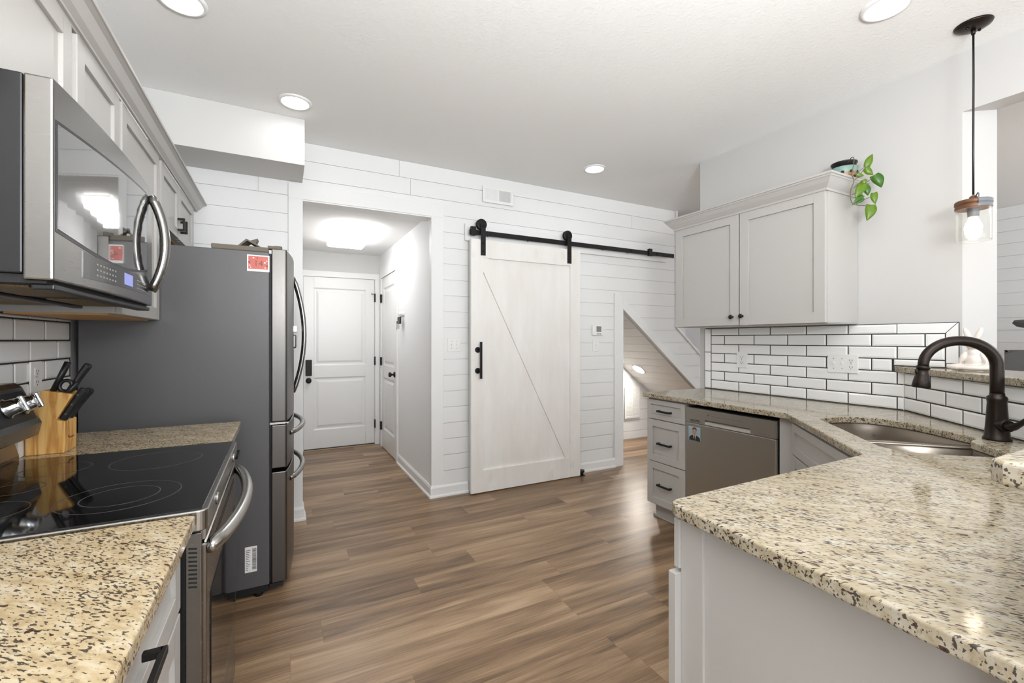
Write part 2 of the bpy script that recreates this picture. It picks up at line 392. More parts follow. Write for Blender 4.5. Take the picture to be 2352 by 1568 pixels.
# back wall, planked
b = MB()
pcs = [[(XL, 0), (HX0, 0), (HX0, CZ), (XL, CZ)], [(HX0, 2.32), (HX1, 2.32), (HX1, CZ), (HX0, CZ)],
       [(HX1, 0), (3.143, 0), (3.143, CZ), (HX1, CZ)],
       [(3.143, US(3.143)), (3.92, US(3.92)), (3.92, CZ), (3.143, CZ)],
       [(3.92, US(3.92)), (4.9, US(4.9)), (4.9, .63), (3.92, 1.427)]]
shiplap(b, pcs, lambda a, z: Vector((a, YB, z)), (0, -1, 0), .203, .1333, CZ, .0045, .010, {18: [.84], 17: [.93, 3.27], 16: [-.14], 19: [.84, 3.27]})
struct('wall_back', b, M['shiplap'])
# left wall
b = MB(); b.box(XL-.12, XL, -1.6, YB, 0, CZ); struct('wall_left', b, M['wall'])
# soffit over the refrigerator bay
b = MB(); b.box(XL, .138, 3.20, YB-.001, 2.437, CZ-.001); struct('wall_soffit', b, M['soffit'])
# right wall with angled end + header over the bar opening
b = MB(); b.prism([(XR, 2.50, 0), (XR+.12, 2.50, 0), (XR+.12, .846, 0), (XR, .935, 0)], (0, 0, CZ))
b.prism([(XR, .935, 2.437), (XR+.12, .846, 2.437), (XR+.12, -3.0, 2.437), (XR, -3.0, 2.437)], (0, 0, CZ-2.437)); struct('wall_right', b, M['wall'])
# hall
b = MB(); b.box(HX0-.1, HX0, YB+.045, HY+.1, 0, HZ); struct('wall_hall_left', b, M['wall'])
b = MB(); b.box(HX1, HX1+.1, YB+.045, HY+.1, 0, HZ); struct('wall_hall_right', b, M['hallwall'])
b = MB(); b.box(HX0, HX1, HY, HY+.1, 0, HZ); struct('wall_hall_end', b, M['soffit'])
# under-stair closet and stairwell
b = MB(); sl = [[(2.6, 0), (5.2, 0), (5.2, .05), (4.98, US(4.98)), (2.6, US(2.6))]]
shiplap(b, sl, lambda a, z: Vector((a, 4.48, z)), (0, -1, 0), .10, .137, 2.2, .005, .01); struct('wall_closet_back', b, M['shiplap'])
b = MB(); dv = Vector((1, 0, -.813)).normalized(); nv = Vector((-.813, 0, -1)).normalized(); o0 = Vector((2.6, 0, US(2.6)))
shiplap(b, [[(YB+.045, 0), (4.48, 0), (4.48, 3.2), (YB+.045, 3.2)]], lambda a, z: o0+dv*z+Vector((0, a, 0)), nv, .05, .137, 3.2, .005, .01); struct('ceiling_closet', b, M['shiplap'])
b = MB(); b.box(2.55, 2.6, YB+.045, 4.5, 0, 2.1); struct('wall_closet_left', b, M['wall'])
b = MB(); b.box(2.5, 7.0, 4.86, 4.95, 0, CZ); struct('wall_stair', b, M['white'])
b = MB(); b.box(4.40, 4.54, 3.98, 4.10, 1.35, CZ); struct('trim_stair_post', b, M['white'])
# living room side wall
b = MB(); shiplap(b, [[(-4.0, 0), (4.86, 0), (4.86, CZ), (-4.0, CZ)]], lambda a, z: Vector((6.96, a, z)), (-1, 0, 0), .07, .1333, CZ, .005, .01); struct('wall_living', b, M['shiplap'])

# trims
def stairband(x0, x1, up, wd, y0, y1):
    return [(x0, y0, US(x0)+up), (x1, y0, US(x1)+up), (x1, y0, US(x1)+up+wd), (x0, y0, US(x0)+up+wd)]
yc0, yc1 = YB-.016, YB
b = MB(); b.box(.047, HX0+.004, yc0, YB+.044, 0, 2.316); struct('trim_1', b, M['white'], .002)
b = MB(); b.box(HX1-.004, 1.203, yc0, YB+.044, 0, 2.316); struct('trim_2', b, M['white'], .002)
b = MB(); b.box(.047, 1.203, yc0, YB+.044, 2.316, 2.425); struct('trim_3', b, M['white'], .002)
b = MB(); b.box(HX0+.004, HX1-.004, YB-.012, YB+.12, 2.306, 2.3155); struct('trim_4', b, M['white'])
b = MB(); b.prism([(3.03, yc0-.004, 0), (3.143, yc0-.004, 0), (3.143, yc0-.004, US(3.143)), (3.143, yc0-.004, US(3.143)+.105), (3.075, yc0-.004, 1.778), (3.03, yc0-.004, 1.778)], (0, .06, 0)); struct('trim_5', b, M['white'], .002)
b = MB(); b.prism([(3.143, yc0-.004, US(3.143)), (4.9, yc0-.004, US(4.9)), (4.9, yc0-.004, US(4.9)+.105), (3.143, yc0-.004, US(3.143)+.105)], (0, .06, 0)); struct('trim_6', b, M['white'], .002)
b = MB(); b.prism([(3.905, YB-.02, 1.44), (4.9, YB-.02, .625), (4.9, YB-.02, .655), (3.905, YB-.02, 1.47)], (0, .16, 0)); b.prism([(3.93, YB+.14, 1.36), (4.9, YB+.14, .57), (4.9, YB+.14, .68), (3.93, YB+.14, 1.47)], (0, .03, 0)); struct('trim_7', b, M['white'], .002)
b = MB(); b.box(3.905, 3.935, yc0, YB+.13, 1.47, CZ); struct('trim_8', b, M['white'], .002)
b = MB(); b.box(1.392, 3.745, YB-.030, YB-.0105, 2.146, 2.292); struct('trim_9', b, M['white'], .002)   # board behind the barn door track
# baseboards
def baseprof(h=.095): return [(0, 0), (.026, 0), (.026, .012), (.020, .020), (.015, .022), (.015, h-.018), (.010, h-.006), (.006, h), (0, h)]
def base(name, path):
    b = MB(); b.sweep(baseprof(), path); struct(name, b, M['white'])
base('baseboard_left', [(-.02, yc0), (HX0, yc0), (HX0, 3.70)])
base('baseboard_hall', [(HX1, 4.70), (HX1, yc0), (1.42, yc0)])
base('baseboard_back', [(2.50, YB-.010), (3.03, YB-.010)])

# ------------------------------------------------------------------ hall doors
def panel_door(root, F, w, h, panels, th=.035):
    """moulded two panel door: slab with raised frames; F origin at the lower corner of the front face"""
    b = MB(); b.fbox(F, 0, w, 0, h, -th, -.012)
    xs = [0, panels[0][0], panels[0][1], w]
    zs = sorted({0, h, *[p[2] for p in panels], *[p[3] for p in panels]})
    b.fbox(F, 0, xs[1], 0, h, -.012, 0); b.fbox(F, xs[2], w, 0, h, -.012, 0)
    for i in range(0, len(zs)-1, 2): b.fbox(F, xs[1], xs[2], zs[i], zs[i+1], -.012, 0)
    part('slab', b, M['doorwhite'], root, .003)
    o, A, U, O = F
    for (a0, a1, z0, z1) in panels:
        b = MB(); i1, i2 = .0, .045
        def q(i, c): return [o+A*a+U*z+O*c for a, z in ((a0+i, z0+i), (a1-i, z0+i), (a1-i, z1-i), (a0+i, z1-i))]
        vs = q(0, -.001)+q(.014, -.010)+q(.03, -.010)+q(.055, -.002)
        fs = [(12, 13, 14, 15)]
        for k in (0, 4, 8): fs += [(k+j, k+(j+1) % 4, k+4+(j+1) % 4, k+4+j) for j in range(4)]
        b.add(vs, fs); part('panel', b, M['doorwhite'], root)
def knob(root, c, O, mat_=None, name='knob'):
    O = Vector(O); z = Vector((0,0,1)); Mx = Matrix((O.cross(z), z, O)).transposed()
    b = MB(); b.lathe(c, [(.032, 0), (.032, .006), (.026, .012), (.011, .014), (.011, .034), (.022, .040), (.028, .052), (.024, .064), (.010, .068), (0, .068)], 24, Mx)
    part(name, b, M['black'], root)
d1 = thing('door_1', (.64, HY, 0), 'white two-panel entry door closing the far end of the hall', None, None, 0, 'structure')
F = FR((.235, HY-.012, .012), (1, 0, 0), O=(0, -1, 0))
panel_door(d1, F, .80, 2.03, [(.105, .695, .225, .84), (.105, .695, .985, 1.90)])
b = MB()
for x0, x1, z0, z1 in ((.165, .233, 0, 2.047), (1.040, 1.098, 0, 2.047), (.165, 1.098, 2.047, 2.115)): b.box(x0, x1, HY-.024, HY-.001, z0, z1)
part('casing', b, M['white'], d1, .003)
b = MB(); b.box(.255, .322, HY-.045, HY-.012, .88, 1.065); part('keypad_deadbolt', b, M['black'], d1, .006)
knob(d1, (.288, HY-.012, .822), (0, -1, 0))
for z in (1.82, 1.04, .26):
    b = MB(); b.box(1.030, 1.046, HY-.032, HY-.010, z-.05, z+.05); b.cyl((1.037, HY-.034, z-.052), (1.037, HY-.034, z+.052), .006, n=10); part('hinge', b, M['black'], d1)
b = MB(); b.box(1.000, 1.036, HY-.040, HY-.034, 1.862, 1.868); b.cyl((1.0, HY-.045, 1.865), (1.0, HY-.03, 1.865), .006, n=10); part('hinge_stop', b, M['black'], d1)
b = MB(); b.box(.235, 1.04, HY-.03, HY-.004, 0.001, .011); part('threshold', b, mat('oak_threshold', rgb(196, 172, 142), .5), d1)
b = MB(); b.box(.237, 1.033, HY-.028, HY-.014, .0115, .02); part('door_sweep', b, M['blackplastic'], d1)
d2 = thing('door_2', (HX1, 5.16, 0), 'white two-panel closet door in the right wall of the hall', None, None, 0, 'structure')
F = FR((HX1-.012, 5.535, .012), (0, -1, 0), O=(-1, 0, 0))
panel_door(d2, F, .76, 2.03, [(.105, .655, .225, .84), (.105, .655, .985, 1.90)], .03)
b = MB()
for y0, y1, z0, z1 in ((4.71, 4.773, 0, 2.045), (5.537, 5.600, 0, 2.045), (4.71, 5.600, 2.045, 2.105)): b.box(HX1-.022, HX1-.001, y0, y1, z0, z1)
part('casing', b, M['white'], d2, .003)
knob(d2, (HX1-.012, 4.84, .925), (-1, 0, 0))
for z in (1.80, 1.04, .26):
    b = MB(); b.box(HX1-.034, HX1-.010, 5.52, 5.545, z-.05, z+.05); part('hinge', b, M['black'], d2)

# key rack
t = thing('key_rack', (1.10, 4.60, 1.5), 'small white key rack on the right hall wall hung with black keys', 'key rack')
b = MB(); b.box(HX1-.012, HX1, 4.47, 4.62, 1.545, 1.575); part('rail', b, M['white'], t, .003)
for y in (4.50, 4.55, 4.60):
    b = MB(); b.tube([(HX1-.012, y, 1.56), (HX1-.03, y, 1.555), (HX1-.036, y, 1.562)], .003, 8); part('hook', b, M['chrome'], t)
def keys(y, n, lab):
    k = thing('key_ring', (HX1-.03, y, 1.46), lab, 'keys', 'keys on the hall rack')
    b = MB(); b.tube(arc((HX1-.034, y, 1.545), .016, 0, 360, 16, (0,1,0), (0,0,1)), .0016, 6, False); part('ring', b, M['chrome'], k)
    b = MB(); b.box(HX1-.046, HX1-.028, y-.022, y+.022, 1.46, 1.532); part('key_fob', b, M['blackplastic'], k, .006)
    for i in range(n):
        b = MB(); yy = y-.012+.02*i; b.box(HX1-.052-.004*i, HX1-.049-.004*i, yy-.004, yy+.004, 1.41-.012*i, 1.47); b.cyl((HX1-.053-.004*i, yy, 1.478), (HX1-.048-.004*i, yy, 1.478), .013, n=12); part('key', b, M['steeldark'], k)
keys(4.555, 2, 'black key fob with keys, nearer the hall door on the key rack')
keys(4.50, 1, 'black key fob nearer the kitchen on the key rack')

# hall ceiling light
t = thing('ceiling_light', (.607, 4.60, HZ-.07), 'lit rectangular white ceiling light in the hall', 'ceiling light')
b = MB(); b.box(.435, .78, 4.17, 5.04, HZ-.015, HZ-.001); part('base_plate', b, M['white'], t, .003)
b = MB(); b.box(.425, .79, 4.16, 5.05, HZ-.07, HZ-.0155); part('diffuser', b, M['led_hall'], t, .03, seg=4)

# ------------------------------------------------------------------ recessed lights
def recessed(loc, lab, M3=None, name='recessed_light', lens='led'):
    t = thing(name, loc, lab, 'ceiling light', 'recessed lights')
    Mx = M3 or Matrix.Identity(3)
    b = MB(); b.lathe((0,0,0), [(.072, -.004), (.076, -.010), (.088, -.009), (.094, -.001), (.094, 0), (.072, 0), (.072, -.004)], 40, Mx, cap=False); part('trim_ring', b, M['white'], t, local=True)
    b = MB(); b.lathe((0,0,0), [(0, -.0035), (.072, -.0035), (.072, -.001)], 40, Mx); part('lens', b, M[lens], t, local=True)
    return t
L0 = recessed((-.372, 2.315, CZ), 'lit recessed ceiling light over the left wall cabinets, cut by the frame top')
dup(L0, (.077, 2.985, CZ), 'lit recessed ceiling light beside the soffit over the refrigerator')
dup(L0, (2.336, 2.992, CZ), 'lit recessed ceiling light above the barn door track')
dup(L0, (2.313, .955, CZ), 'lit recessed ceiling light nearest the bronze pendant, cut by the frame top')
zl = Vector((.813, 0, 1)).normalized(); xl = Vector((1, 0, -.813)).normalized()
Mx = Matrix((xl, zl.cross(xl), zl)).transposed()
pc = Vector((3.985, 4.22, US(3.985)))
L5 = recessed(pc, 'lit round light in the sloped plank ceiling under the stairs', Mx, lens='led_closet'); del L5['group']

# ------------------------------------------------------------------ barn door + track
t = thing('barn_door', (1.97, 3.46, 0), 'white Z-braced sliding barn door hanging on a black track', 'barn door')
x0, x1, z0, z1, yf = 1.408, 2.522, .012, 2.146, 3.448
b = MB(); b.box(x0+.02, x1-.02, yf+.021, yf+.036, z0+.02, z1-.02); part('back_panel', b, M['barn'], t)
for xa, xb in ((x0, x0+.112), (x1-.112, x1)):
    b = MB(); b.box(xa, xb, yf, yf+.038, z0, z1); part('stile', b, M['barn'], t, .002)
for za, zb in ((z0, .197), (1.992, z1)):
    b = MB(); b.box(x0+.112, x1-.112, yf+.0005, yf+.0375, za, zb); part('rail', b, M['barn'], t, .002)
xa, xb, za, zb = x0+.112, x1-.112, .197, 1.992
b = MB()
b.prism([(p[0], yf+.004, p[1]) for p in [(xa, zb-.115), (xb-.052, za), (xb, za), (xb, za+.115), (xa+.052, zb), (xa, zb)]], (0, .0175, 0)); part('brace', b, M['barn'], t, .002)
for xc in (1.516, 2.395):
    b = MB(); b.box(xc-.022, xc+.022, yf-.006, yf, 2.012, 2.250); 
    b.prism([(p.x, yf-.006, p.z) for p in arc((xc, 0, 2.262), .026, -30, 210, 14, (1,0,0), (0,0,1))], (0, .006, 0)); h = part('hanger', b, M['black'], t)
    b = MB(); b.lathe((xc-.008, yf+.028, 2.276), [(.030, -.022), (.046, -.022), (.046, -.014), (.038, -.010), (.038, -.004), (.046, 0), (.046, .006), (.03, .006)], 28, Matrix(((1,0,0),(0,0,1),(0,1,0)))); part('wheel', b, M['black'], h)
    for zz in (2.05, 2.115, 2.262):
        b = MB(); b.lathe((xc, yf-.006, zz), [(.008, 0), (.008, -.004), (.004, -.007), (0, -.007)], 12, Matrix(((1,0,0),(0,0,1),(0,1,0)))); part('bolt', b, M['black'], h)
b = MB(); b.box(1.468, 1.488, yf-.052, yf-.040, .975, 1.283); hd = part('handle', b, M['black'], t, .002)
for zz in (1.04, 1.215):
    b = MB(); b.cyl((1.466, yf, zz), (1.466, yf-.008, zz), .024); b.cyl((1.474, yf-.006, zz), (1.476, yf-.042, zz), .011, n=14); part('standoff', b, M['black'], hd)
t = thing('barn_door_track', (2.59, 3.50, 2.19), 'black flat steel barn door track with end stops on a white board', 'door track')
b = MB(); b.box(1.405, 3.785, 3.472, 3.480, 2.186, 2.228); part('track_bar', b, M['black'], t, .001)
for xx in (1.60, 2.0, 2.42, 2.86, 3.18, 3.54):
    b = MB(); b.cyl((xx, 3.480, 2.207), (xx, YB-.030, 2.207), .011, n=12); part('spacer', b, M['black'], t)
    b = MB(); b.cyl((xx, 3.472, 2.207), (xx, 3.465, 2.207), .010, n=6); part('bolt', b, M['black'], t)
for xx in (1.436, 3.435):
    b = MB(); b.box(xx-.022, xx+.022, 3.458, 3.490, 2.178, 2.252); part('end_stop', b, M['black'], t, .003)
b = MB(); b.box(2.535, 2.575, 3.462, 3.478, 0, .012); b.box(2.528, 2.582, 3.450, 3.490, 0.001, .006); b.cyl((2.555, 3.470, .006), (2.555, 3.470, .05), .016); b.cyl((2.555, 3.470, .035), (2.555, 3.470, .055), .026)
solo('door_guide', b, M['black'], 'small black floor guide at the right foot of the barn door', 'door guide')

# vent, plates, thermostat on the back wall
def vent(name, F, w, h, lab, cat, rows, cols, vertical=True):
    t = thing(name, F[0], lab, cat)
    fw = .024
    b = MB(); b.fbox(F, 0, w, 0, fw, 0, .008); b.fbox(F, 0, w, h-fw, h, 0, .008); b.fbox(F, 0, fw, fw, h-fw, 0, .008); b.fbox(F, w-fw, w, fw, h-fw, 0, .008)
    b.fbox(F, w/2-.008, w/2+.008, fw, h-fw, 0, .007); part('frame', b, M['plate'], t, .002)
    b = MB(); b.fbox(F, fw, w-fw, fw, h-fw, -.004, .001); part('duct', b, M['dark'], t)
    b = MB(); o, A, U, O = F
    for hx0, hx1 in ((fw, w/2-.008), (w/2+.008, w-fw)):
        if vertical:
            for i in range(cols):
                a = hx0+(hx1-hx0)*(i+.5)/cols; s = .0045 if hx0 < w/4 else -.0045
                b.prism([o+A*(a-.0012-s)+U*fw+O*.001, o+A*(a+.0012-s)+U*fw+O*.001, o+A*(a+.0012+s)+U*fw+O*.007, o+A*(a-.0012+s)+U*fw+O*.007], U*(h-2*fw))
        else:
            for i in range(rows):
                zz = fw+(h-2*fw)*(i+.5)/rows; s = .006
                b.prism([o+A*hx0+U*(zz-.0015+s)+O*.001, o+A*hx0+U*(zz+.0015+s)+O*.001, o+A*hx0+U*(zz+.0015-s)+O*.007, o+A*hx0+U*(zz-.0015-s)+O*.007], A*(hx1-hx0))
    part('louvres', b, M['plate'], t)
vent('wall_register', FR((1.560, YB-.0105, 2.503), (1,0,0), O=(0,-1,0)), .30, .142, 'white air register high above the barn door', 'vent', 1, 15)
vent('return_grille', FR((3.975, 4.4685, .27), (1,0,0), O=(0,-1,0)), .26, .42, 'tall white return air grille low in the under-stair closet', 'vent', 22, 1, False)
def plate(F, w, h, lab, cat, items, name='switch_plate'):
    t = thing(name, F[0], lab, cat)
    b = MB(); b.fbox(F, 0, w, 0, h, 0, .006); part('plate', b, M['plate'], t, .002)
    o, A, U, O = F
    for kind, cx, cz in items:
        if kind == 'toggle':
            b = MB(); b.fbox(F, cx-.005, cx+.005, cz-.012, cz+.012, .006, .008); b.fbox(F, cx-.0035, cx+.0035, cz+.000, cz+.010, .006, .018); part('toggle', b, M['plate'], t)
        elif kind == 'rocker':
            b = MB(); b.fbox(F, cx-.017, cx+.017, cz-.034, cz+.034, .006, .009); part('rocker', b, M['plate'], t, .001)
        else:
            for dz in (-.02, .02):
                b = MB(); b.fbox(F, cx-.0165, cx+.0165, cz+dz-.0145, cz+dz+.0145, .006, .008); r = part('receptacle', b, M['plate'], t, .002)
                b = MB(); b.fbox(F, cx-.008, cx-.0055, cz+dz-.003, cz+dz+.007, .008, .0083); b.fbox(F, cx+.0055, cx+.008, cz+dz-.003, cz+dz+.006, .008, .0083); b.cyl(o+A*cx+U*(cz+dz-.009)+O*.008, o+A*cx+U*(cz+dz-.009)+O*.0083, .0025, n=10); part('slots', b, M['slot'], r)
        for dz in ((-.030, .030) if kind == 'toggle' else (0,) if kind == 'outlet' else (-.045, .045)):
            b = MB(); p = o+A*cx+U*(cz+dz); b.cyl(p+O*.006, p+O*.007, .003, n=10); part('screw', b, M['lightgrey_print'], t)
    return t
FB = lambda x, z, y=YB-.0005: FR((x, y, z), (1,0,0), O=(0,-1,0))
plate(FB(1.243, 1.20), .117, .114, 'white double toggle switch plate left of the barn door', 'switch', [('toggle', .036, .057), ('toggle', .081, .057)])
plate(FB(2.762, 1.186), .074, .114, 'white single toggle switch plate below the thermostat', 'switch', [('toggle', .037, .057)])
t = thing('thermostat', (2.81, YB, 1.34), 'white wall thermostat with small grey screen right of the barn door', 'thermostat')
F = FB(2.745, 1.342); b = MB(); b.fbox(F, 0, .13, 0, .105, 0, .022); part('case', b, M['plate'], t, .006)
b = MB(); b.fbox(F, .048, .108, .036, .092, .022, .0225); part('screen', b, mat('lcd', rgb(120, 126, 122), .2), t)
b = MB()
for i in range(2): b.fbox(F, .052+.03*i, .074+.03*i, .012, .022, .022, .025)
part('buttons', b, M['lightgrey_print'], t, .001)

# ================================================================== KITCHEN
def shaker(root, F, a0, a1, b0, b1, st=.055, th=.02, name='door', rec=.010):
    b = MB(); e = .0004
    b.fbox(F, a0, a0+st, b0, b1, 0, th); b.fbox(F, a1-st, a1, b0, b1, 0, th)
    b.fbox(F, a0+st, a1-st, b0, b0+st, 0, th-e*0); b.fbox(F, a0+st, a1-st, b1-st, b1, 0, th)
    b.fbox(F, a0+st, a1-st, b0+st, b1-st, 0, th-rec)
    return part(name, b, M['cab'], root, .0015)
def pull(dr, F, ac, bc, w=.125, c=.02, axis='a', pr=.032):
    b = MB(); t = .0066
    if axis == 'a':
        b.fbox(F, ac-w/2, ac+w/2, bc-t, bc+t, c+pr-.010, c+pr)
        for s in (-1, 1): b.fbox(F, ac+s*(w/2-.006)-.006, ac+s*(w/2-.006)+.006, bc-t, bc+t, c, c+pr-.005)
    else:
        b.fbox(F, ac-t, ac+t, bc-w/2, bc+w/2, c+pr-.010, c+pr)
        for s in (-1, 1): b.fbox(F, ac-t, ac+t, bc+s*(w/2-.006)-.006, bc+s*(w/2-.006)+.006, c, c+pr-.005)
    return part('handle', b, M['black'], dr, .0015)
def cknob(dr, F, a, bb, c=.02):
    o, A, U, O = F; Mx = Matrix((A, U, O)).transposed()
    b = MB(); b.lathe(o+A*a+U*bb+O*c, [(.008, 0), (.006, .010), (.012, .016), (.015, .022), (.013, .027), (0, .028)], 20, Mx); return part('knob', b, M['black'], dr)
FL = lambda x, y=0.0, z=0.0: FR((x, y, z), (0, 1, 0), O=(1, 0, 0))      # faces +X, a runs along +Y
FRt = lambda x, y=0.0, z=0.0: FR((x, y, z), (0, -1, 0), O=(-1, 0, 0))   # faces -X, a runs along -Y
CT = .914

# ---------------- left base cabinets and worktops
def base_cab(name, lab, y0, y1, ndoor):
    t = thing(name, ((XL-.2)/2, (y0+y1)/2, 0), lab, 'cabinet', None)
    fx = -.212
    b = MB(); b.box(XL+.002, fx, y0, y1, .10, CT-.031); b.box(XL+.002, fx-.06, y0, y1, 0.001, .10); part('carcass', b, M['cab'], t)
    F = FL(fx); d = shaker(t, F, y0+.01, y1-.01, .722, .872, .045, name='drawer'); pull(d, F, (y0+y1)/2+.03, .805)
    w = (y1-y0-.02)/ndoor
    for i in range(ndoor):
        d = shaker(t, F, y0+.01+w*i+.002, y0+.01+w*(i+1)-.002, .12, .712)
        pull(d, F, y0+.01+w*(i+1)-.03 if i == 0 and ndoor > 1 else y0+.01+w*i+.03, .60, .11, axis='b')
base_cab('base_cabinet', 'light grey base cabinet left of the stove under the nearest granite worktop', .40, 1.192, 2)
base_cab('base_cabinet', 'light grey base cabinet squeezed between the stove and the refrigerator', 1.982, 2.46, 1)
cb = plan_slab([(XL+.002, -.6), (-.168, -.6), (-.168, 1.190), (-.175, 1.197), (XL+.002, 1.197)], [], CT-.031, CT, .005)
solo('granite_worktop', cb, M['granite_l'], 'golden speckled granite worktop in the lower left corner, before the stove', 'worktop')
cb = plan_slab([(XL+.002, 1.978), (-.168, 1.978), (-.168, 2.468), (XL+.002, 2.468)], [], CT-.031, CT, .005)
solo('granite_worktop', cb, M['granite_l'], 'small granite worktop holding the knife block between stove and refrigerator', 'worktop')

# ---------------- left tile splashback
def tiles(b, F, a0, a1, z0, z1, rowh, tw, offs, gap=.004, th=.008, ins=.006, mi=0):
    z = z0; i = 0
    while z < z1-.006:
        zt = min(z+rowh, z1); a = offs[i % len(offs)]
        while a < a1:
            l, r = max(a, a0), min(a+tw, a1)
            if r-l > .012: b.frustum(F, l+gap/2, r-gap/2, z+gap/2, zt-gap/2, .001, th, min(ins, (zt-z)/3, (r-l)/3), mi)
            a += tw
        z += rowh; i += 1
t = thing('tile_panel', (XL+.004, 1.8, CT), 'white subway tiles with dark grout on the left wall behind the stove', 'tiles')
F = FL(XL+.001); b = MB(); b.fbox(F, .2, 2.575, CT+.002, 1.388, 0, .0055); part('grout', b, M['grout'], t)
b = MB(); tiles(b, F, .2, 2.575, CT+.003, 1.388, .0760, .2255, [.19, .083], .005, .0085); part('tiles', b, M['tile'], t)
plate(FL(XL+.0095, 2.21, 1.108), .084, .112, 'white outlet plate on the left tiles behind the knife block', 'outlet', [('outlet', .042, .056)], 'outlet')

# ---------------- stove
RY0, RY1 = 1.203, 1.972
t = thing('kitchen_range', (-.48, (RY0+RY1)/2, 0), 'stainless electric stove with black glass cooktop on the left side', 'stove')
b = MB(); b.box(-.775, -.186, RY0+.004, RY1-.004, .03, .89); part('body', b, M['blackplastic'], t)
b = MB()
for y in (RY0+.004, RY1-.018): b.box(-.186, -.150, y, y+.014, .06, .872)
part('side_rail', b, M['steel'], t, .003) if False else None
for y in (RY0+.004, RY1-.018):
    b = MB(); b.box(-.190, -.158, y, y+.014, .06, .868); sr = part('side_rail', b, M['steel'], t, .003)
    if y < 1.5:
        b = MB()
        for i in range(10):
            zz = .838-.0095*i; b.prism([(-.182, y-.0006, zz), (-.166, y-.0006, zz-.003), (-.166, y-.0006, zz-.0068), (-.182, y-.0006, zz-.0038)], (0, .002, 0))
        part('vent_slots', b, M['dark'], sr)
fr = [Vector((-.735, RY0, 0)), Vector((-.735, RY1, 0))] + arc((-.166, RY1-.02, 0), .02, 90, 0, 6) + arc((-.166, RY0+.02, 0), .02, 0, -90, 6)
cb = plan_slab([(p.x, p.y) for p in fr], [], .872, .9185, .003); part('cooktop_frame', cb, M['steelh'], t)
gl = [Vector((-.728, RY0+.010, 0)), Vector((-.728, RY1-.010, 0))] + arc((-.170, RY1-.022, 0), .012, 90, 0, 5) + arc((-.170, RY0+.022, 0), .012, 0, -90, 5)
cb = plan_slab([(p.x, p.y) for p in gl], [], .9165, .9205, .001); part('cooktop_glass', cb, M['blackglass'], t)
mk = mat('cooktop_print', rgb(58, 57, 54), .4)
for (cx, cy, r) in ((-.345, 1.40, .075), (-.345, 1.40, .118), (-.345, 1.765, .115), (-.585, 1.395, .078), (-.585, 1.775, .078), (-.60, 1.585, .055)):
    b = MB(); b.lathe((cx, cy, .9205), [(r-.0012, .0), (r-.0012, .0003), (r+.0012, .0003), (r+.0012, .0)], 64, cap=False); part('burner_ring', b, mk, t)
b = MB(); b.prism([(-.775, RY0, .88), (-.735, RY0, .88), (-.735, RY0, .935), (-.748, RY0, .985), (-.690, RY0, .995), (-.682, RY0, 1.035), (-.728, RY0, 1.150), (-.745, RY0, 1.165), (-.775, RY0, 1.165)], (0, RY1-RY0, 0)); part('backguard', b, M['steel'], t, .004)
pn = Vector((.928, 0, .371)).normalized(); p0 = Vector((-.690, 0, 1.055)); pu = Vector((-.371, 0, .928)).normalized()
F = (Vector((-.682, 0, 1.035)), Vector((0, 1, 0)), pu, pn)
b = MB(); b.fbox(F, RY0+.02, RY1-.02, .018, .112, 0, .002); part('control_panel', b, M['blackplastic'], t, .001)
b = MB(); b.fbox(F, 1.50, 1.67, .035, .095, .002, .003); part('clock_display', b, M['display'], t)
for yk in (1.275, 1.375, 1.815, 1.905):
    c = F[0]+Vector((0, yk, 0))+pu*.068; Mx = Matrix((Vector((0,1,0)), pu, pn)).transposed()
    b = MB(); b.lathe(c, [(.030, .002), (.030, .008), (.024, .012), (.0225, .034), (.020, .040), (0, .041)], 28, Mx); k = part('knob', b, M['chrome'], t)
    b = MB(); b.fbox((c, Vector((0,1,0)), pu, pn), -.006, .006, -.024, .024, .034, .048); part('grip', b, M['chrome'], k, .003)
b = MB(); b.box(-.186, -.152, RY0+.02, RY1-.02, .846, .8715); fp = part('vent_trim', b, M['steelh'], t)
for y in (1.36, 1.80):
    b = MB(); b.cyl((-.146, y, .895), (-.1405, y, .895), .016, .013, 24); part('emblem', b, M['steelh'], t)
b = MB(); b.box(-.186, -.150, RY0+.02, RY1-.02, .245, .838); od = part('oven_door', b, M['steel'], t, .006)
b = MB(); b.box(-.1515, -.1475, RY0+.075, RY1-.075, .315, .70); part('oven_window', b, M['blackglass'], od)
hp = [(-.150, RY0+.035, .822)] + [(-.150+.052*math.sin(PI*i/16)**.7+.004, RY0+.035+(RY1-RY0-.07)*i/16, .822) for i in range(17)] + [(-.150, RY1-.035, .822)]
b = MB(); b.tube(hp, [.012]+[.0165]*17+[.012], 16); part('handle', b, M['steelh'], od)
for k in range(2):
    b = MB()
    for i in range(34): 
        y = RY0+.09+i*.0174; b.box(-.1507, -.1492, y, y+.011, .800-.012*k, .805-.012*k)
    part('door_vents', b, M['dark'], od)
b = MB(); b.box(-.186, -.152, RY0+.02, RY1-.02, .065, .232); part('storage_drawer', b, M['steel'], t, .006)
b = MB(); b.box(-.74, -.22, RY0+.02, RY1-.02, .001, .03); part('plinth', b, M['dark'], t)

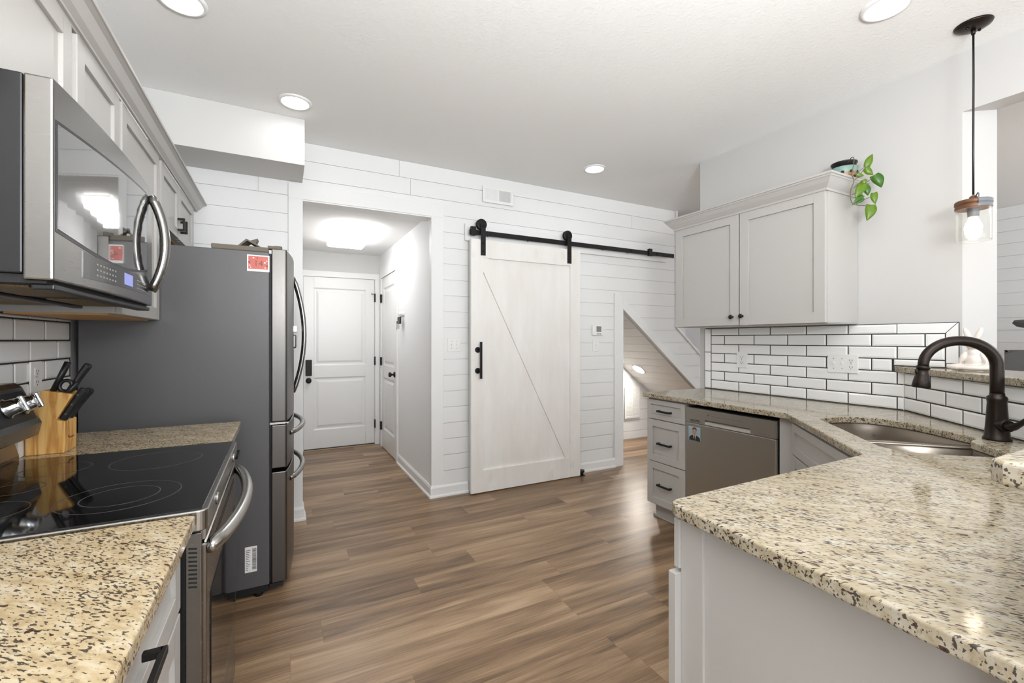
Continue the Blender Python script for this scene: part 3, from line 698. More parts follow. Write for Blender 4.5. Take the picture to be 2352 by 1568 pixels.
# ---------------- knife block, knives, carton
t = thing('knife_block', (-.70, 2.10, CT), 'slanted pine knife block standing beside the stove control panel', 'knife block')
kb = [(-.752, CT+.0005), (-.655, CT+.0005), (-.6535, 1.022), (-.6765, 1.027), (-.634, 1.113), (-.712, 1.130), (-.752, 1.05)]
b = MB(); b.prism([(p[0], 2.05, p[1]) for p in kb], (0, .10, 0)); part('block', b, M['pine'], t, .002)
b = MB(); b.box(-.6541, -.6532, 2.088, 2.126, .958, .963); b.cyl((-.6541, 2.082, .966), (-.6532, 2.082, .966), .005, n=12); part('stamp', b, M['gold'], t)
def knife(lab, p, d, L, w, th, riv, name='kitchen_knife'):
    d = Vector(d).normalized(); p = Vector(p); A = Vector((0, 1, 0)); O = d.cross(A)*-1
    k = thing(name, p, lab, 'knife', 'knives in the block')
    b = MB(); n = 8; vs = []
    prof = [(0, .82, 0), (.12, .92, 0), (.45, .86, .002), (.75, 1.0, .004), (.92, 1.08, .006), (1, .85, .005)]
    for t_, s, o in prof:
        for j in range(n):
            a = 2*PI*(j+.5)/n; q = p+d*(L*t_)+O*(w*.5*s*math.cos(a)*1.08+o)+A*(th*.5*math.sin(a)*1.08); vs.append(q)
    m = len(prof); fs = [(i*n+j, i*n+(j+1) % n, (i+1)*n+(j+1) % n, (i+1)*n+j) for i in range(m-1) for j in range(n)] + [tuple(range(n)), tuple(range((m-1)*n, m*n))]
    b.add(vs, fs); part('grip', b, M['blackplastic'], k, .0015)
    b = MB(); b.fbox((p, A, d, O), -.0012, .0012, -.004, .001, -w*.42, w*.42); part('blade', b, M['chrome'], k)
    for i in range(riv):
        b = MB(); q = p+d*(L*(.18+.3*i)); b.cyl(q-A*(th*.5+.0004), q-A*(th*.5-.002), .0035, n=10); part('rivet', b, M['steeldark'], k)
knife('black knife handle at the back top of the block, nearest the wall tiles', (-.660, 2.12, 1.119), (.40, .05, .92), .105, .022, .016, 0)
knife('black knife handle in the middle of the block top', (-.655, 2.085, 1.117), (.42, .02, .91), .108, .021, .016, 0)
knife('black knife handle with rivets in the low front slot of the block, near side', (-.664, 2.068, 1.026), (.44, 0, .90), .118, .026, .018, 3)
knife('black knife handle in the low front slot of the block, far side', (-.662, 2.115, 1.028), (.46, .02, .89), .112, .024, .018, 0)
t = thing('kitchen_shears', (-.69, 2.075, 1.12), 'black kitchen shears with ring grips in the top of the block', 'scissors')
dd = Vector((.36, 0, .93)).normalized(); oo = Vector((.93, 0, -.36)); c0 = Vector((-.693, 2.072, 1.118))
b = MB(); b.tube([c0, c0+dd*.055, c0+dd*.112], [.012, .0125, .013], 12, flat=.7); part('handle', b, M['blackplastic'], t)
b = MB(); cc = c0+dd*.034+oo*.024; b.tube([cc+dd*(.019*math.cos(a))+oo*(.016*math.sin(a)) for a in [2*PI*i/20 for i in range(21)]], .0062, 10, False); part('ring_grip', b, M['blackplastic'], t)
b = MB(); b.tube([c0+oo*.020-dd*.002, c0+oo*.040+dd*.022, c0+oo*.046+dd*.055], .008, 10); part('handle', b, M['blackplastic'], t)
b = MB(); b.fbox((c0, Vector((0,1,0)), dd, oo), -.002, .002, -.03, .004, -.008, .02); part('blade', b, M['chrome'], t)
t = thing('carton', (-.765, 2.03, CT), 'narrow white and green carton tucked behind the stove beside the knife block', 'box')
b = MB(); b.box(-.79, -.756, 2.02, 2.10, CT+.0005, 1.00); part('box', b, M['paper'], t, .001)
b = MB(); b.box(-.7815, -.7645, 2.0194, 2.02, .965, .995); part('green_print', b, mat('green_print', rgb(176, 200, 130), .5), t)
b = MB()
for i in range(5): b.box(-.786, -.766+.004*(i % 2), 2.0194, 2.02, .925+.007*i, .927+.007*i)
part('text_lines', b, M['ink'], t)

# ---------------- microwave
t = thing('microwave', (-.60, 1.59, 1.41), 'stainless over-the-range microwave with curved handle under the left wall cabinets', 'microwave')
MY0, MY1, MZ0, MZ1 = 1.207, 1.972, 1.418, 1.822
b = MB(); b.box(-.795, -.447, MY0+.002, MY1-.002, MZ0+.012, MZ1); part('body', b, M['blackplastic'], t, .003)
mx = lambda y: -.402+.014*(1-((y-(MY0+MY1)/2)/((MY1-MY0)/2))**2)
N = 20; ys = [MY0+(MY1-MY0)*i/N for i in range(N+1)]
b = MB(); b.prism([(-.446, MY0, MZ0)] + [(mx(y), y, MZ0) for y in ys] + [(-.446, MY1, MZ0)], (0, 0, MZ1-MZ0)); dr = part('door', b, M['steel'], t, .004)
def patch(y0, y1, zb, zt, th, n=18):
    b = MB(); vs = []
    for i in range(n+1):
        y = y0+(y1-y0)*i/n
        for dx in (0, th): vs += [(mx(y)+dx-.0005, y, zb(i/n)), (mx(y)+dx-.0005, y, zt(i/n))]
    fs = []
    for i in range(n):
        a = 4*i; c = 4*(i+1); fs += [(a, c, c+1, a+1), (a+2, a+3, c+3, c+2), (a, a+2, c+2, c), (a+1, c+1, c+3, a+3)]
    fs += [(0, 1, 3, 2), (4*n, 4*n+2, 4*n+3, 4*n+1)]
    return b.add(vs, fs)
part('window_frame', patch(1.215, 1.875, lambda s: 1.517-.028*math.sin(PI*s)+.008*s, lambda s: 1.742+.045*s, .0012), M['blackplastic'], dr)
part('window', patch(1.222, 1.868, lambda s: 1.524-.028*math.sin(PI*s)+.008*s, lambda s: 1.735+.045*s, .002), M['mirrorglass'], dr)
cpn = part('control_panel', patch(1.33, 1.90, lambda s: 1.440+.010*s, lambda s: 1.512-.018*math.sin(PI*(.25+.75*s)), .002), M['panelglass'], t)
b = MB()
for i in range(7):
    for j in range(3):
        y = 1.40+.02*i; z = 1.452+.013*j; b.box(mx(y)+.0014, mx(y)+.0019, y, y+.010, z, z+.004)
for i in range(5):
    for j in range(3):
        y = 1.73+.026*i; z = 1.456+.012*j; b.box(mx(y)+.0014, mx(y)+.0019, y, y+.014, z, z+.003)
part('keypad', b, M['lightgrey_print'], cpn, kind='stuff')
b = MB(); b.box(mx(1.6)+.0010, mx(1.6)+.0022, 1.60, 1.675, 1.455, 1.487); part('display', b, M['display'], cpn)
hp = []; hy = 1.918
for i in range(17):
    s = i/16; hp.append((mx(hy)+.004+.040*math.sin(PI*s)**.75, hy, 1.468+.318*s))
b = MB(); b.tube(hp, .0185, 16, flat=.8); part('handle', b, M['steelbar'], dr)
b = MB(); b.box(-.78, -.415, MY0+.01, MY1-.01, MZ0-.006, MZ0+.011); bt = part('underside', b, M['dark'], t)
b = MB(); b.box(-.44, -.405, MY0+.015, MY1-.015, MZ0-.018, MZ0-.006); b.box(-.60, -.575, MY0+.03, MY1-.03, MZ0-.016, MZ0-.006); part('grille_bar', b, M['blackplastic'], bt, .003)
for y0 in (1.25, 1.62):
    b = MB(); b.box(-.76, -.61, y0, y0+.30, MZ0-.010, MZ0-.006); part('grease_filter', b, M['filter'], bt)
    b = MB(); b.box(-.56, -.46, y0+.02, y0+.28, MZ0-.010, MZ0-.006); part('lamp_cover', b, M['filter'], bt)

# ---------------- left wall cabinets
UX = -.515; UZ1 = 2.15
def wallcab(lab, y0, y1, z0, doors, knob_=None):
    t = thing('wall_cabinet', ((XL+UX)/2, (y0+y1)/2, z0), lab, 'cabinet', None)
    b = MB(); b.box(XL+.002, UX, y0, y1, z0+.006, UZ1+.02); part('carcass', b, M['cab'], t, .001)
    b = MB(); b.box(XL+.02, UX-.02, y0+.015, y1-.015, z0, z0+.006); part('underside', b, M['woodunder'], t, label='bare wood underside')
    F = FL(UX); ds = []
    for a, c in doors: ds.append(shaker(t, F, a, c, z0+.006, UZ1-.012, .052))
    return t, F, ds
wallcab('light grey cabinet over the microwave in the top left corner', 1.09, 1.998, 1.835, [(1.10, 1.596), (1.632, 1.992)])
wallcab('tall light grey wall cabinet between the microwave and the refrigerator', 2.004, 2.575, 1.385, [(2.022, 2.562)])
t, F, ds = wallcab('shallow light grey cabinet above the refrigerator', 2.58, 3.49, 1.845, [(2.60, 3.005), (3.02, 3.47)])
pull(ds[0], F, 2.975, 1.925, .07, axis='b'); pull(ds[1], F, 3.05, 1.925, .07, axis='b')
CP = [(0, 0), (.008, 0), (.008, .008), (.022, .018), (.040, .040), (.052, .046), (.058, .046), (.058, .058), (0, .058)]
b = MB(); b.sweep([(o, z+UZ1-.008) for o, z in CP], [(UX+.0005, 3.49), (UX+.0005, 1.05)][::-1])
b2 = MB(); b2.sweep([(o, z+UZ1-.008) for o, z in CP], [(UX+.0205, 1.05), (UX+.0205, 3.56)])
solo('crown_moulding', b2, M['cab'], 'long light grey crown moulding along the top of the left wall cabinets', 'moulding')

# ---------------- refrigerator
GY0, GY1 = 2.58, 3.485
t = thing('refrigerator', (-.36, 3.03, 0), 'large stainless French-door refrigerator with dark grey side', 'refrigerator')
b = MB(); b.box(-.782, -.052, GY0, GY1, .055, 1.745); part('body', b, M['fridgegrey'], t, .004)
b = MB(); b.box(-.75, -.06, GY0+.01, GY1-.01, .02, .055); part('plinth', b, M['dark'], t)
for y in (GY0+.03, GY1-.05):
    b = MB(); b.cyl((-.10, y, .001), (-.10, y, .03), .02); part('foot', b, M['dark'], t)
    b = MB(); b.box(-.05, .01, y-.02, y+.035, .030, .052); part('bottom_bracket', b, M['blackplastic'], t)
b = MB(); b.box(-.058, -.042, GY0+.012, GY1-.012, .06, 1.74); part('gasket', b, M['dark'], t)
yc, hf = (GY0+GY1)/2, (GY1-GY0)/2
fx = lambda y: .028+.042*(1-((y-yc)/hf)**2)
def fdoor(name, y0, y1, z0, z1):
    n = 14; c = .006
    pts = [(-.042, y0, z0), (fx(y0)-c, y0, z0)] + [(fx(y), y, z0) for y in [y0+c+(y1-y0-2*c)*i/n for i in range(n+1)]] + [(fx(y1)-c, y1, z0), (-.042, y1, z0)]
    b = MB(); b.prism(pts, (0, 0, z1-z0)); return part(name, b, M['steeldark'], t, .004)
dA = fdoor('door', GY0, yc-.003, .880, 1.765); dB = fdoor('door', yc+.003, GY1, .880, 1.765)
w1 = fdoor('drawer', GY0, GY1, .642, .862); w2 = fdoor('drawer', GY0, GY1, .057, .622)
for d_, y in ((dA, yc-.045), (dB, yc+.045)):
    hp = [(fx(y)-.004+.062*math.sin(PI*i/18)**.8, y, .985+.69*i/18) for i in range(19)]
    b = MB(); b.tube(hp, .0135, 14, flat=.9); part('handle', b, M['steelbar'], d_)
for d_, z in ((w1, .80), (w2, .555)):
    hp = [(fx(y)-.006+.055*math.sin(PI*i/18)**.6, y, z) for i, y in enumerate([GY0+.10+(GY1-GY0-.20)*k/18 for k in range(19)])]
    b = MB(); b.tube(hp, .015, 14, flat=.9); part('handle', b, M['steelbar'], d_)
b = MB(); b.box(-.30, -.055, GY0+.004, GY0+.07, 1.745, 1.770); part('hinge_cover', b, M['card'], t, .005)
b = MB(); b.cyl((-.015, GY0+.035, 1.765), (-.015, GY0+.035, 1.784), .022); b.box(-.06, -.01, GY0+.015, GY0+.055, 1.766, 1.782); part('hinge', b, M['card'], t, .003)
b = MB(); b.box(.02, .036, GY0+.010, GY0+.03, .868, .874); b.box(-.05, .02, GY0+.004, GY0+.05, .866, .876); part('middle_hinge', b, M['steelh'], t)
b = MB(); b.box(.062, .088, yc-.06, yc+.06, 1.345, 1.385); part('door_latch', b, M['chrome'], dA, .004)
b = MB(); b.box(.055, .082, yc-.12, yc-.07, 1.25, 1.33); part('door_clip', b, M['steeldark'], dA, .008)
t = thing('calendar_magnet', (-.10, GY0, 1.643), 'coral red card magnet printed 14 on the upper refrigerator side', 'magnet')
F = FR((-.150, GY0-.0003, 1.643), (1,0,0), O=(0,-1,0))
b = MB(); b.fbox(F, 0, .099, 0, .083, 0, .002); part('card', b, M['paper'], t, .001)
b = MB(); b.fbox(F, .006, .093, .012, .077, .002, .0023); part('printed_field', b, M['red'], t)
b = MB(); text_mb(b, '14', F, .042, .050, .040, .0026); part('numerals', b, M['gold'], t)
for q in range(9):
    b = MB(); dz = [(.010, .045), (.016, .020), (.078, .046), (.088, .030), (.080, .020), (.086, .055), (.045, .068), (.028, .068), (.012, .030)][q]
    b.cyl(F[0]+F[1]*dz[0]+F[2]*dz[1]+F[3]*.0023, F[0]+F[1]*dz[0]+F[2]*dz[1]+F[3]*.0026, [.005, .003, .004, .005, .003, .003, .0035, .0035, .003][q], n=10); part('ornament', b, M['paper'] if q % 3 else M['gold'], t)
t = thing('barcode_label', (-.133, GY0, .136), 'white barcode sticker low on the refrigerator side', 'label')
F = FR((-.159, GY0-.0003, .137), (1,0,0), O=(0,-1,0))
b = MB(); b.fbox(F, 0, .053, 0, .128, 0, .0008); part('sticker', b, M['paper'], t)
b = MB(); z = .012
while z < .118:
    hh = random.choice([.0008, .0014, .002]); b.fbox(F, .032, .050, z, z+hh, .0008, .001); z += hh+random.choice([.0009, .0015])
part('barcode', b, M['ink'], t)
b = MB()
for i in range(12): b.fbox(F, .004, .012+random.random()*.014, .012+.0088*i, .0145+.0088*i, .0008, .001)
part('text_lines', b, M['ink'], t)
b = MB(); Y = 2.675
b.prism([(-.235, Y, 1.7455), (-.160, Y, 1.822), (-.150, Y, 1.819), (-.098, Y, 1.790), (-.080, Y, 1.7455), (-.086, Y, 1.7455), (-.102, Y, 1.786), (-.155, Y, 1.813), (-.228, Y, 1.7455)], (.015, .09, 0))
b.prism([(-.150, Y+.02, 1.815), (-.108, Y+.01, 1.830), (-.120, Y+.01, 1.795)], (.004, .05, -.004)); b.prism([(-.275, Y-.01, 1.7455), (-.235, Y-.01, 1.772), (-.20, Y-.01, 1.7455)], (.01, .07, 0))
solo('folded_card', b, M['card'], 'crumpled brown card standing on top of the refrigerator', 'card')

# ================================================================== RIGHT SIDE
P0, P1 = Vector((3.02, 1.165, 0)), Vector((2.117, .18, 0))
dd = Vector((-.676, -.737, 0)).normalized(); nk = Vector((-.737, .676, 0)).normalized()
# half wall carrying the bar
b = MB(); b.prism([(.80, .18, 0), (2.117, .18, 0), (3.0199, 1.165, 0), (3.0199, 1.004, 0), (2.165, .07, 0), (.80, .07, 0)], (0, 0, 1.122)); struct('wall_half', b, M['wall'])
# drawer cabinet
BX = 2.403
t = thing('drawer_cabinet', (2.7, 2.27, 0), 'light grey cabinet with three drawers at the far end of the right worktop', 'cabinet')
b = MB(); b.box(BX, 3.01, 2.092, 2.442, .115, CT-.0325); b.box(BX+.06, 3.01, 2.092, 2.43, .001, .115); part('carcass', b, M['cab'], t, .001)
F = FRt(BX)
for z0, z1, zc in ((.733, .870, .795), (.430, .727, .566), (.122, .424, .272)):
    d_ = shaker(t, F, -2.438, -2.097, z0, z1, .050 if z1-z0 > .2 else .034, .018, 'drawer'); pull(d_, F, -2.265, zc, .118, .018, pr=.030)
b = MB(); b.box(BX+.048, BX+.06, 2.10, 2.442, .001, .018); b.box(BX+.048, 3.0, 2.43, 2.446, .001, .018); part('shoe_moulding', b, M['cab'], t, .003)
# dishwasher
t = thing('dishwasher', (2.7, 1.78, 0), 'stainless dishwasher with a small portrait magnet, between drawers and corner sink', 'dishwasher')
b = MB(); b.box(BX+.004, 2.98, 1.482, 2.084, .11, .86); b.box(BX+.06, 2.98, 1.485, 2.08, .03, .11); part('tub', b, M['dark'], t)
F = FRt(BX); A0, A1 = -2.085, -1.481
b = MB(); b.fbox(F, A0, A1, .115, .757, -.004, .020); part('door', b, M['steeldw'], t, .004)
b = MB()
for a0, a1, z0, z1 in ((A0, A1, .791, .857), (A0, A1, .7595, .7635), (A0, -1.935, .7635, .791), (-1.629, A1, .7635, .791)): b.fbox(F, a0, a1, z0, z1, -.004, .021)
b.prism([F[0]+F[1]*-1.935+F[2]*.791+F[3]*.004, F[0]+F[1]*-1.935+F[2]*.7635+F[3]*.0205, F[0]+F[1]*-1.935+F[2]*.7635-F[3]*.003, F[0]+F[1]*-1.935+F[2]*.791-F[3]*.003], F[1]*.306); cp = part('control_panel', b, M['steeldw'], t)
for zz in (.769, .7775):
    b = MB(); b.fbox(F, -2.048, -1.976, zz, zz+.004, .0205, .0214); part('vent_slot', b, M['dark'], cp)
b = MB(); 
for i in range(10): b.fbox(F, -1.880+.021*i, -1.872+.021*i, .8215, .8245, .021, .0213)
for i in range(4): b.fbox(F, -1.585+.020*i, -1.574+.020*i, .774, .7755, .021, .0213)
b.cyl(F[0]+F[1]*-1.912+F[2]*.825+F[3]*.021, F[0]+F[1]*-1.912+F[2]*.825+F[3]*.0213, .006, n=16); part('button_marks', b, mat('dim_print', rgb(96, 92, 86), .5), cp, kind='stuff')
b = MB(); b.box(BX+.045, BX+.06, 1.485, 2.08, .02, .112); part('kick_plate', b, M['dark'], t)
# portrait magnet
t = thing('photo_magnet', (2.38, 2.015, .645), 'portrait photo magnet of a person in dark suit and tie on the dishwasher', 'magnet')
F = FR((BX-.0205, 2.061, .645), (0, -1, 0), O=(-1, 0, 0))
fl = lambda pts, c: [F[0]+F[1]*(p[0])+F[2]*(p[1])+F[3]*c for p in pts]
b = MB(); b.fbox(F, 0, .092, 0, .091, 0, .0022); part('backing', b, mat('pale_blue_photo', rgb(150, 172, 180), .35), t, .001)
cx = .047
circ = lambda x, y, rx, ry, n=20: [(x+rx*math.cos(2*PI*i/n), y+ry*math.sin(2*PI*i/n)) for i in range(n)]
b = MB(); b.prism(fl([(.004, .001), (.090, .001), (.089, .020), (.080, .028), (.062, .036), (.032, .036), (.014, .028), (.005, .020)], .0022), F[3]*.0002); part('suit', b, M['ink'], t)
b = MB(); b.prism(fl([(cx-.010, .037), (cx+.010, .037), (cx+.003, .003), (cx-.003, .003)], .0024), F[3]*.0002); part('shirt', b, M['paper'], t)
b = MB(); b.prism(fl([(cx-.003, .034), (cx+.003, .034), (cx+.004, .004), (cx-.004, .004)], .0026), F[3]*.0002); part('tie', b, M['blackplastic'], t)
skin = mat('photo_skin', rgb(186, 132, 112), .4)
b = MB(); b.prism(fl(circ(cx, .073, .0165, .014), .0024), F[3]*.0002); part('hair', b, mat('photo_hair', rgb(58, 48, 46), .5), t)
b = MB(); b.prism(fl(circ(cx, .058, .0150, .0195), .0027), F[3]*.0002); b.prism(fl([(cx-.007, .032), (cx+.007, .032), (cx+.007, .046), (cx-.007, .046)], .0026), F[3]*.0002); part('face', b, skin, t)
for s in (-1, 1):
    b = MB(); b.prism(fl(circ(cx+s*.006, .062, .0022, .0012, 10), .0029), F[3]*.0002); part('eye', b, M['ink'], t)
b = MB(); b.prism(fl(circ(cx, .049, .005, .0012, 10), .0029), F[3]*.0002); part('mouth', b, mat('photo_lip', rgb(140, 76, 70), .5), t)
# sink base cabinet (diagonal)
t = thing('sink_cabinet', (2.1, 1.1, 0), 'light grey diagonal corner cabinet below the sink beside the dishwasher', 'cabinet')
c45 = math.sqrt(.5)
F = (Vector((2.403, 1.405, 0)), Vector((-c45, -c45, 0)), Vector((0, 0, 1)), Vector((-c45, c45, 0)))
b = MB(); b.fbox(F, 0, .856, .115, CT-.0325, -.02, 0); b.fbox(F, .02, .84, .001, .115, -.08, -.06)
b.box(2.403, 2.423, 1.405, 1.474, .115, CT-.0325); part('carcass', b, M['cab'], t, .001)
d_ = shaker(t, F, .055, .80, .712, .868, .040, .018, 'false_drawer')
for a0, a1 in ((.055, .425), (.43, .80)):
    d_ = shaker(t, F, a0, a1, .122, .704, .055, .018)
    pull(d_, F, a1-.03 if a0 < .1 else a0+.03, .60, .118, .018, axis='b')
# peninsula base cabinet
t = thing('peninsula_cabinet', (1.3, .47, 0), 'light grey end cabinet under the nearest granite worktop at lower right', 'cabinet')
b = MB(); b.box(.856, 1.775, .185, .755, .10, CT-.0325); b.box(.856, 1.775, .185, .70, .001, .10); part('carcass', b, M['cab'], t, .001)
b = MB(); b.box(.848, .856, .695, .757, .001, CT-.0325); part('corner_stile', b, M['cab'], t, .001)
F = FR((0, .757, 0), (-1, 0, 0), O=(0, 1, 0))
for i, (x0, x1) in enumerate(((.842, 1.30), (1.31, 1.77))):
    d_ = shaker(t, F, -x1, -x0, .755, .872, .034, .016, 'drawer'); pull(d_, F, -(x0+x1)/2, .815, .118, .016)
    d_ = shaker(t, F, -x1, -x0+.012*(1-i), .115, .745, .055, .022); pull(d_, F, -x1+.03 if i == 0 else -x0-.03, .64, .118, .022, axis='b')
# worktop with sink cut-out
EN = [(2.515, .778), (2.44, .782), (2.22, .785), (2.04, .785), (1.965, .787), (1.915, .80), (1.88, .83), (1.868, .875), (1.868, .98), (1.88, 1.09), (1.905, 1.14), (1.95, 1.157), (2.05, 1.158), (2.13, 1.157), (2.160, 1.162), (2.185, 1.190), (2.215, 1.210), (2.265, 1.212), (2.33, 1.195), (2.45, 1.165), (2.55, 1.12), (2.62, 1.06), (2.652, .99), (2.640, .92), (2.60, .85), (2.56, .80)]
def smooth(P, n=2):
    for _ in range(n):
        Q = []
        for i in range(len(P)):
            a, c = P[i], P[(i+1) % len(P)]
            Q += [(a[0]*.75+c[0]*.25, a[1]*.75+c[1]*.25), (a[0]*.25+c[0]*.75, a[1]*.25+c[1]*.75)]
        P = Q
    return P
EN = smooth(EN, 1)
xy = lambda e, n: ((e+n)*c45, (e-n)*c45)
hole = [xy(*p) for p in EN]
outer = [(2.362, 2.462), (2.362, 1.418), (2.350, 1.400), (1.757, .800), (1.738, .788), (.852, .778), (.833, .770), (.822, .752), (.778, .181), (2.116, .181), (3.018, 1.166), (3.018, 2.462)]
cb = plan_slab(outer, [hole[::-1]], CT-.032, CT, .006, 3)
solo('granite_worktop', cb, M['granite'], 'large cream speckled granite worktop with cut-out for the corner sink, at right', 'worktop')
# sink
t = thing('kitchen_sink', (*xy(2.25, .98), .70), 'double bowl stainless sink set under the diagonal granite corner', 'sink')
def bowl(poly, depth, name):
    cx_, cy_ = sum(p[0] for p in poly)/len(poly), sum(p[1] for p in poly)/len(poly)
    def ring(k, z): return [Vector((*xy(cx_+(p[0]-cx_)*k, cy_+(p[1]-cy_)*k), z)) for p in poly]
    zt = CT-.0335
    R = [ring(1.0, zt), ring(1.0, zt-.004), ring(.985, zt-.016), ring(.97, zt-.05), ring(.95, zt-depth+.05), ring(.92, zt-depth+.018), ring(.86, zt-depth+.003), ring(.5, zt-depth)]
    n = len(poly); b = MB(); vs = [v for r in R for v in r]
    b.add(vs, [(i*n+k, i*n+(k+1) % n, (i+1)*n+(k+1) % n, (i+1)*n+k) for i in range(len(R)-1) for k in range(n)] + [tuple((len(R)-1)*n+k for k in range(n))], 0, True)
    o = part(name, b, M['sink'], t)
    b = MB(); p = Vector((*xy(cx_, cy_+.03), zt-depth)); b.lathe(p, [(.0, .004), (.030, .003), (.042, .0045), (.045, .001)], 28); part('drain', b, M['chrome'], o)
grow = lambda P, g: [(2.26+(p[0]-2.26)*(1+g/.38), .98+(p[1]-.98)*(1+g/.2)) for p in P]
G = grow(EN, .004)
bowl(clip(G, 0, 2.205, True), .19, 'bowl'); bowl(clip(G, 0, 2.232, False), .22, 'bowl')
b = MB(); q = clip(clip(G, 0, 2.200, False), 0, 2.237, True)
b.prism([Vector((*xy(*p), CT-.046)) for p in q], (0, 0, .011)); part('divider', b, M['sink'], t, .004)
# faucet
fb = Vector((2.45, .66, CT))
t = thing('kitchen_faucet', fb, 'dark bronze gooseneck pull-down faucet standing behind the corner sink', 'faucet')
b = MB(); b.lathe(fb, [(.041, .0005), (.041, .006), (.036, .016), (.033, .05), (.0275, .145), (.0285, .150), (.030, .158), (.0285, .166), (.022, .172), (.0215, .18)], 32); part('body', b, M['bronze'], t)
cz = 1.198; R1, R2 = .118, .098
pts = [fb+Vector((0, 0, .172)), fb+Vector((0, 0, .23))]
for i in range(25):
    a = PI*(i/24)*1.02; pts.append(fb+nk*(R1-R1*math.cos(a))+Vector((0, 0, cz-CT+R2*math.sin(a))))
b = MB(); b.tube(pts, [.0205]*2+[.0205-.003*i/24 for i in range(25)], 18); part('spout', b, M['bronze'], t)
e0 = pts[-1]; dv = ((pts[-1]-pts[-2]).normalized()*.3+Vector((0,0,-1))+nk*.12).normalized()
b = MB(); b.tube([e0-dv*.004, e0+dv*.004, e0+dv*.012], [.021, .0225, .019], 20); b.tube([e0+dv*.010, e0+dv*.030, e0+dv*.055, e0+dv*.078, e0+dv*.084], [.0185, .021, .0265, .030, .028], 22); sh = part('spray_head', b, M['bronze'], t)
b = MB(); b.ell(e0+dv*.020-dd*.0+nk*.020, (.006, .006, .014)); part('spray_button', b, M['bronze'], sh)
hb = fb+Vector((0, 0, .062))
b = MB(); b.tube([hb, hb+dd*.030, hb+dd*.055], [.024, .0245, .022], 20); b.tube([hb+dd*.050+Vector((0,0,-.002)), hb+dd*.075+Vector((0,0,.002)), hb+dd*.11+Vector((0,0,.020)), hb+dd*.150+Vector((0,0,.050))], [.021, .017, .0105, .009], 16, flat=.8); part('lever', b, M['bronze'], t)

# tiles on the right wall and half wall
t = thing('tile_panel', (3.01, 1.7, CT), 'white subway tiles with dark grout on the right wall under the cabinet', 'tiles')
F = FRt(XR-.0005)
b = MB(); b.fbox(F, -2.452, -1.171, CT+.0005, 1.389, 0, .0055); b.fbox(F, -1.171, -.945, 1.157, 1.389, 0, .0055); part('grout', b, M['grout'], t)
b = MB(); rh = .0692; z0 = CT+.003
fr4 = lambda l, r, za, zb: b.frustum(F, l+.0018, r-.0018, za+.0018, zb-.0018, .001, .0085, min(.010, (r-l)/3, (zb-za)/3)) if r-l > .008 else None
for i in range(7):
    za, zb = z0+rh*i, min(z0+rh*(i+1), 1.388)
    a = -2.392 if i % 2 == 0 else -2.392-.1195
    lim = -1.166 if zb < 1.16 else -.996
    while a < lim:
        l, r = max(a, -2.392), min(a+.239, lim)
        if za < 1.157 < zb:
            fr4(l, min(r, -1.219), za, zb); fr4(max(l, -1.214), r, 1.157, zb)
        elif i == 6 and r > -1.0:
            b.prism([F[0]+F[1]*x+F[2]*z+F[3]*.001 for x, z in ((l+.002, za+.002), (-.997, za+.002), (-.951, zb-.002), (l+.002, zb-.002))], F[3]*.0075)
        else: fr4(l, r, za, zb)
        a += .239
zz = z0
for h in (.135, .15, .19):
    b.frustum(F, -2.450, -2.394, zz+.002, min(zz+h, 1.388)-.002, .001, .0085, .006); zz += h
b.prism([F[0]+F[1]*x+F[2]*z+F[3]*.001 for x, z in ((-.993, 1.181), (-.947, 1.181), (-.947, 1.386), (-.993, 1.334))], F[3]*.0075); b.frustum(F, -.993, -.947, 1.158, 1.178, .001, .0085, .005)
part('tiles', b, M['tile'], t)
t = thing('tile_panel', (2.6, .7, CT), 'white subway tiles on the diagonal half wall behind the faucet', 'tiles')
F = (P0+nk*.0005, dd, Vector((0, 0, 1)), nk)
b = MB(); b.fbox(F, .006, 1.325, CT+.0005, 1.1215, 0, .0055); part('grout', b, M['grout'], t)
b = MB(); tiles(b, F, .001, 1.32, CT+.003, 1.121, .0692, .225, [0, -.113], .0045, .0085, .009); part('tiles', b, M['tile'], t)
plate(FR((XR-.0098, 2.164, 1.094), (0,-1,0), O=(-1,0,0)), .084, .118, 'white double outlet on the right tiles below the cabinet, by the worktop end', 'outlet', [('outlet', .042, .059)], 'outlet')
plate(FR((XR-.0098, 1.544, 1.100), (0,-1,0), O=(-1,0,0)), .164, .112, 'wide white plate with two toggles and an outlet on the right tiles', 'switch', [('toggle', .034, .056), ('toggle', .080, .056), ('outlet', .128, .056)])

# bar ledge
bl = [(3.018, 1.215), (2.101, .216), (.782, .216), (.768, .202), (.768, -.108), (.782, -.122), (2.247, -.122), (3.131, .842), (3.018, .930)]
cb = plan_slab(bl, [], 1.1235, 1.155, .006, 3)
solo('bar_ledge', cb, M['granite'], 'raised granite bar ledge on the half wall behind the faucet', 'worktop')

# right wall cabinet with crown
CX = 2.703; y0, y1 = 1.387, 2.452
t = thing('wall_cabinet', (2.86, 1.92, 1.392), 'light grey two-door wall cabinet with crown moulding on the right wall', 'cabinet')
b = MB(); b.box(CX, 3.018, y0, y1, 1.398, 2.165); part('carcass', b, M['cab'], t, .001)
b = MB(); b.box(CX+.004, 3.016, y0+.004, y1-.004, 1.392, 1.398); part('underside', b, M['cab'], t)
F = FRt(CX)
dA = shaker(t, F, -2.447, -1.920, 1.396, 2.135, .060); dB = shaker(t, F, -1.911, -1.392, 1.396, 2.135, .060)
cknob(dA, F, -1.962, 1.452); cknob(dB, F, -1.890, 1.455)
CPr = [(0, 2.130), (.006, 2.130), (.008, 2.142), (.014, 2.148), (.030, 2.166), (.046, 2.190), (.050, 2.192), (.052, 2.200), (.058, 2.202), (.058, 2.213), (0, 2.213)]
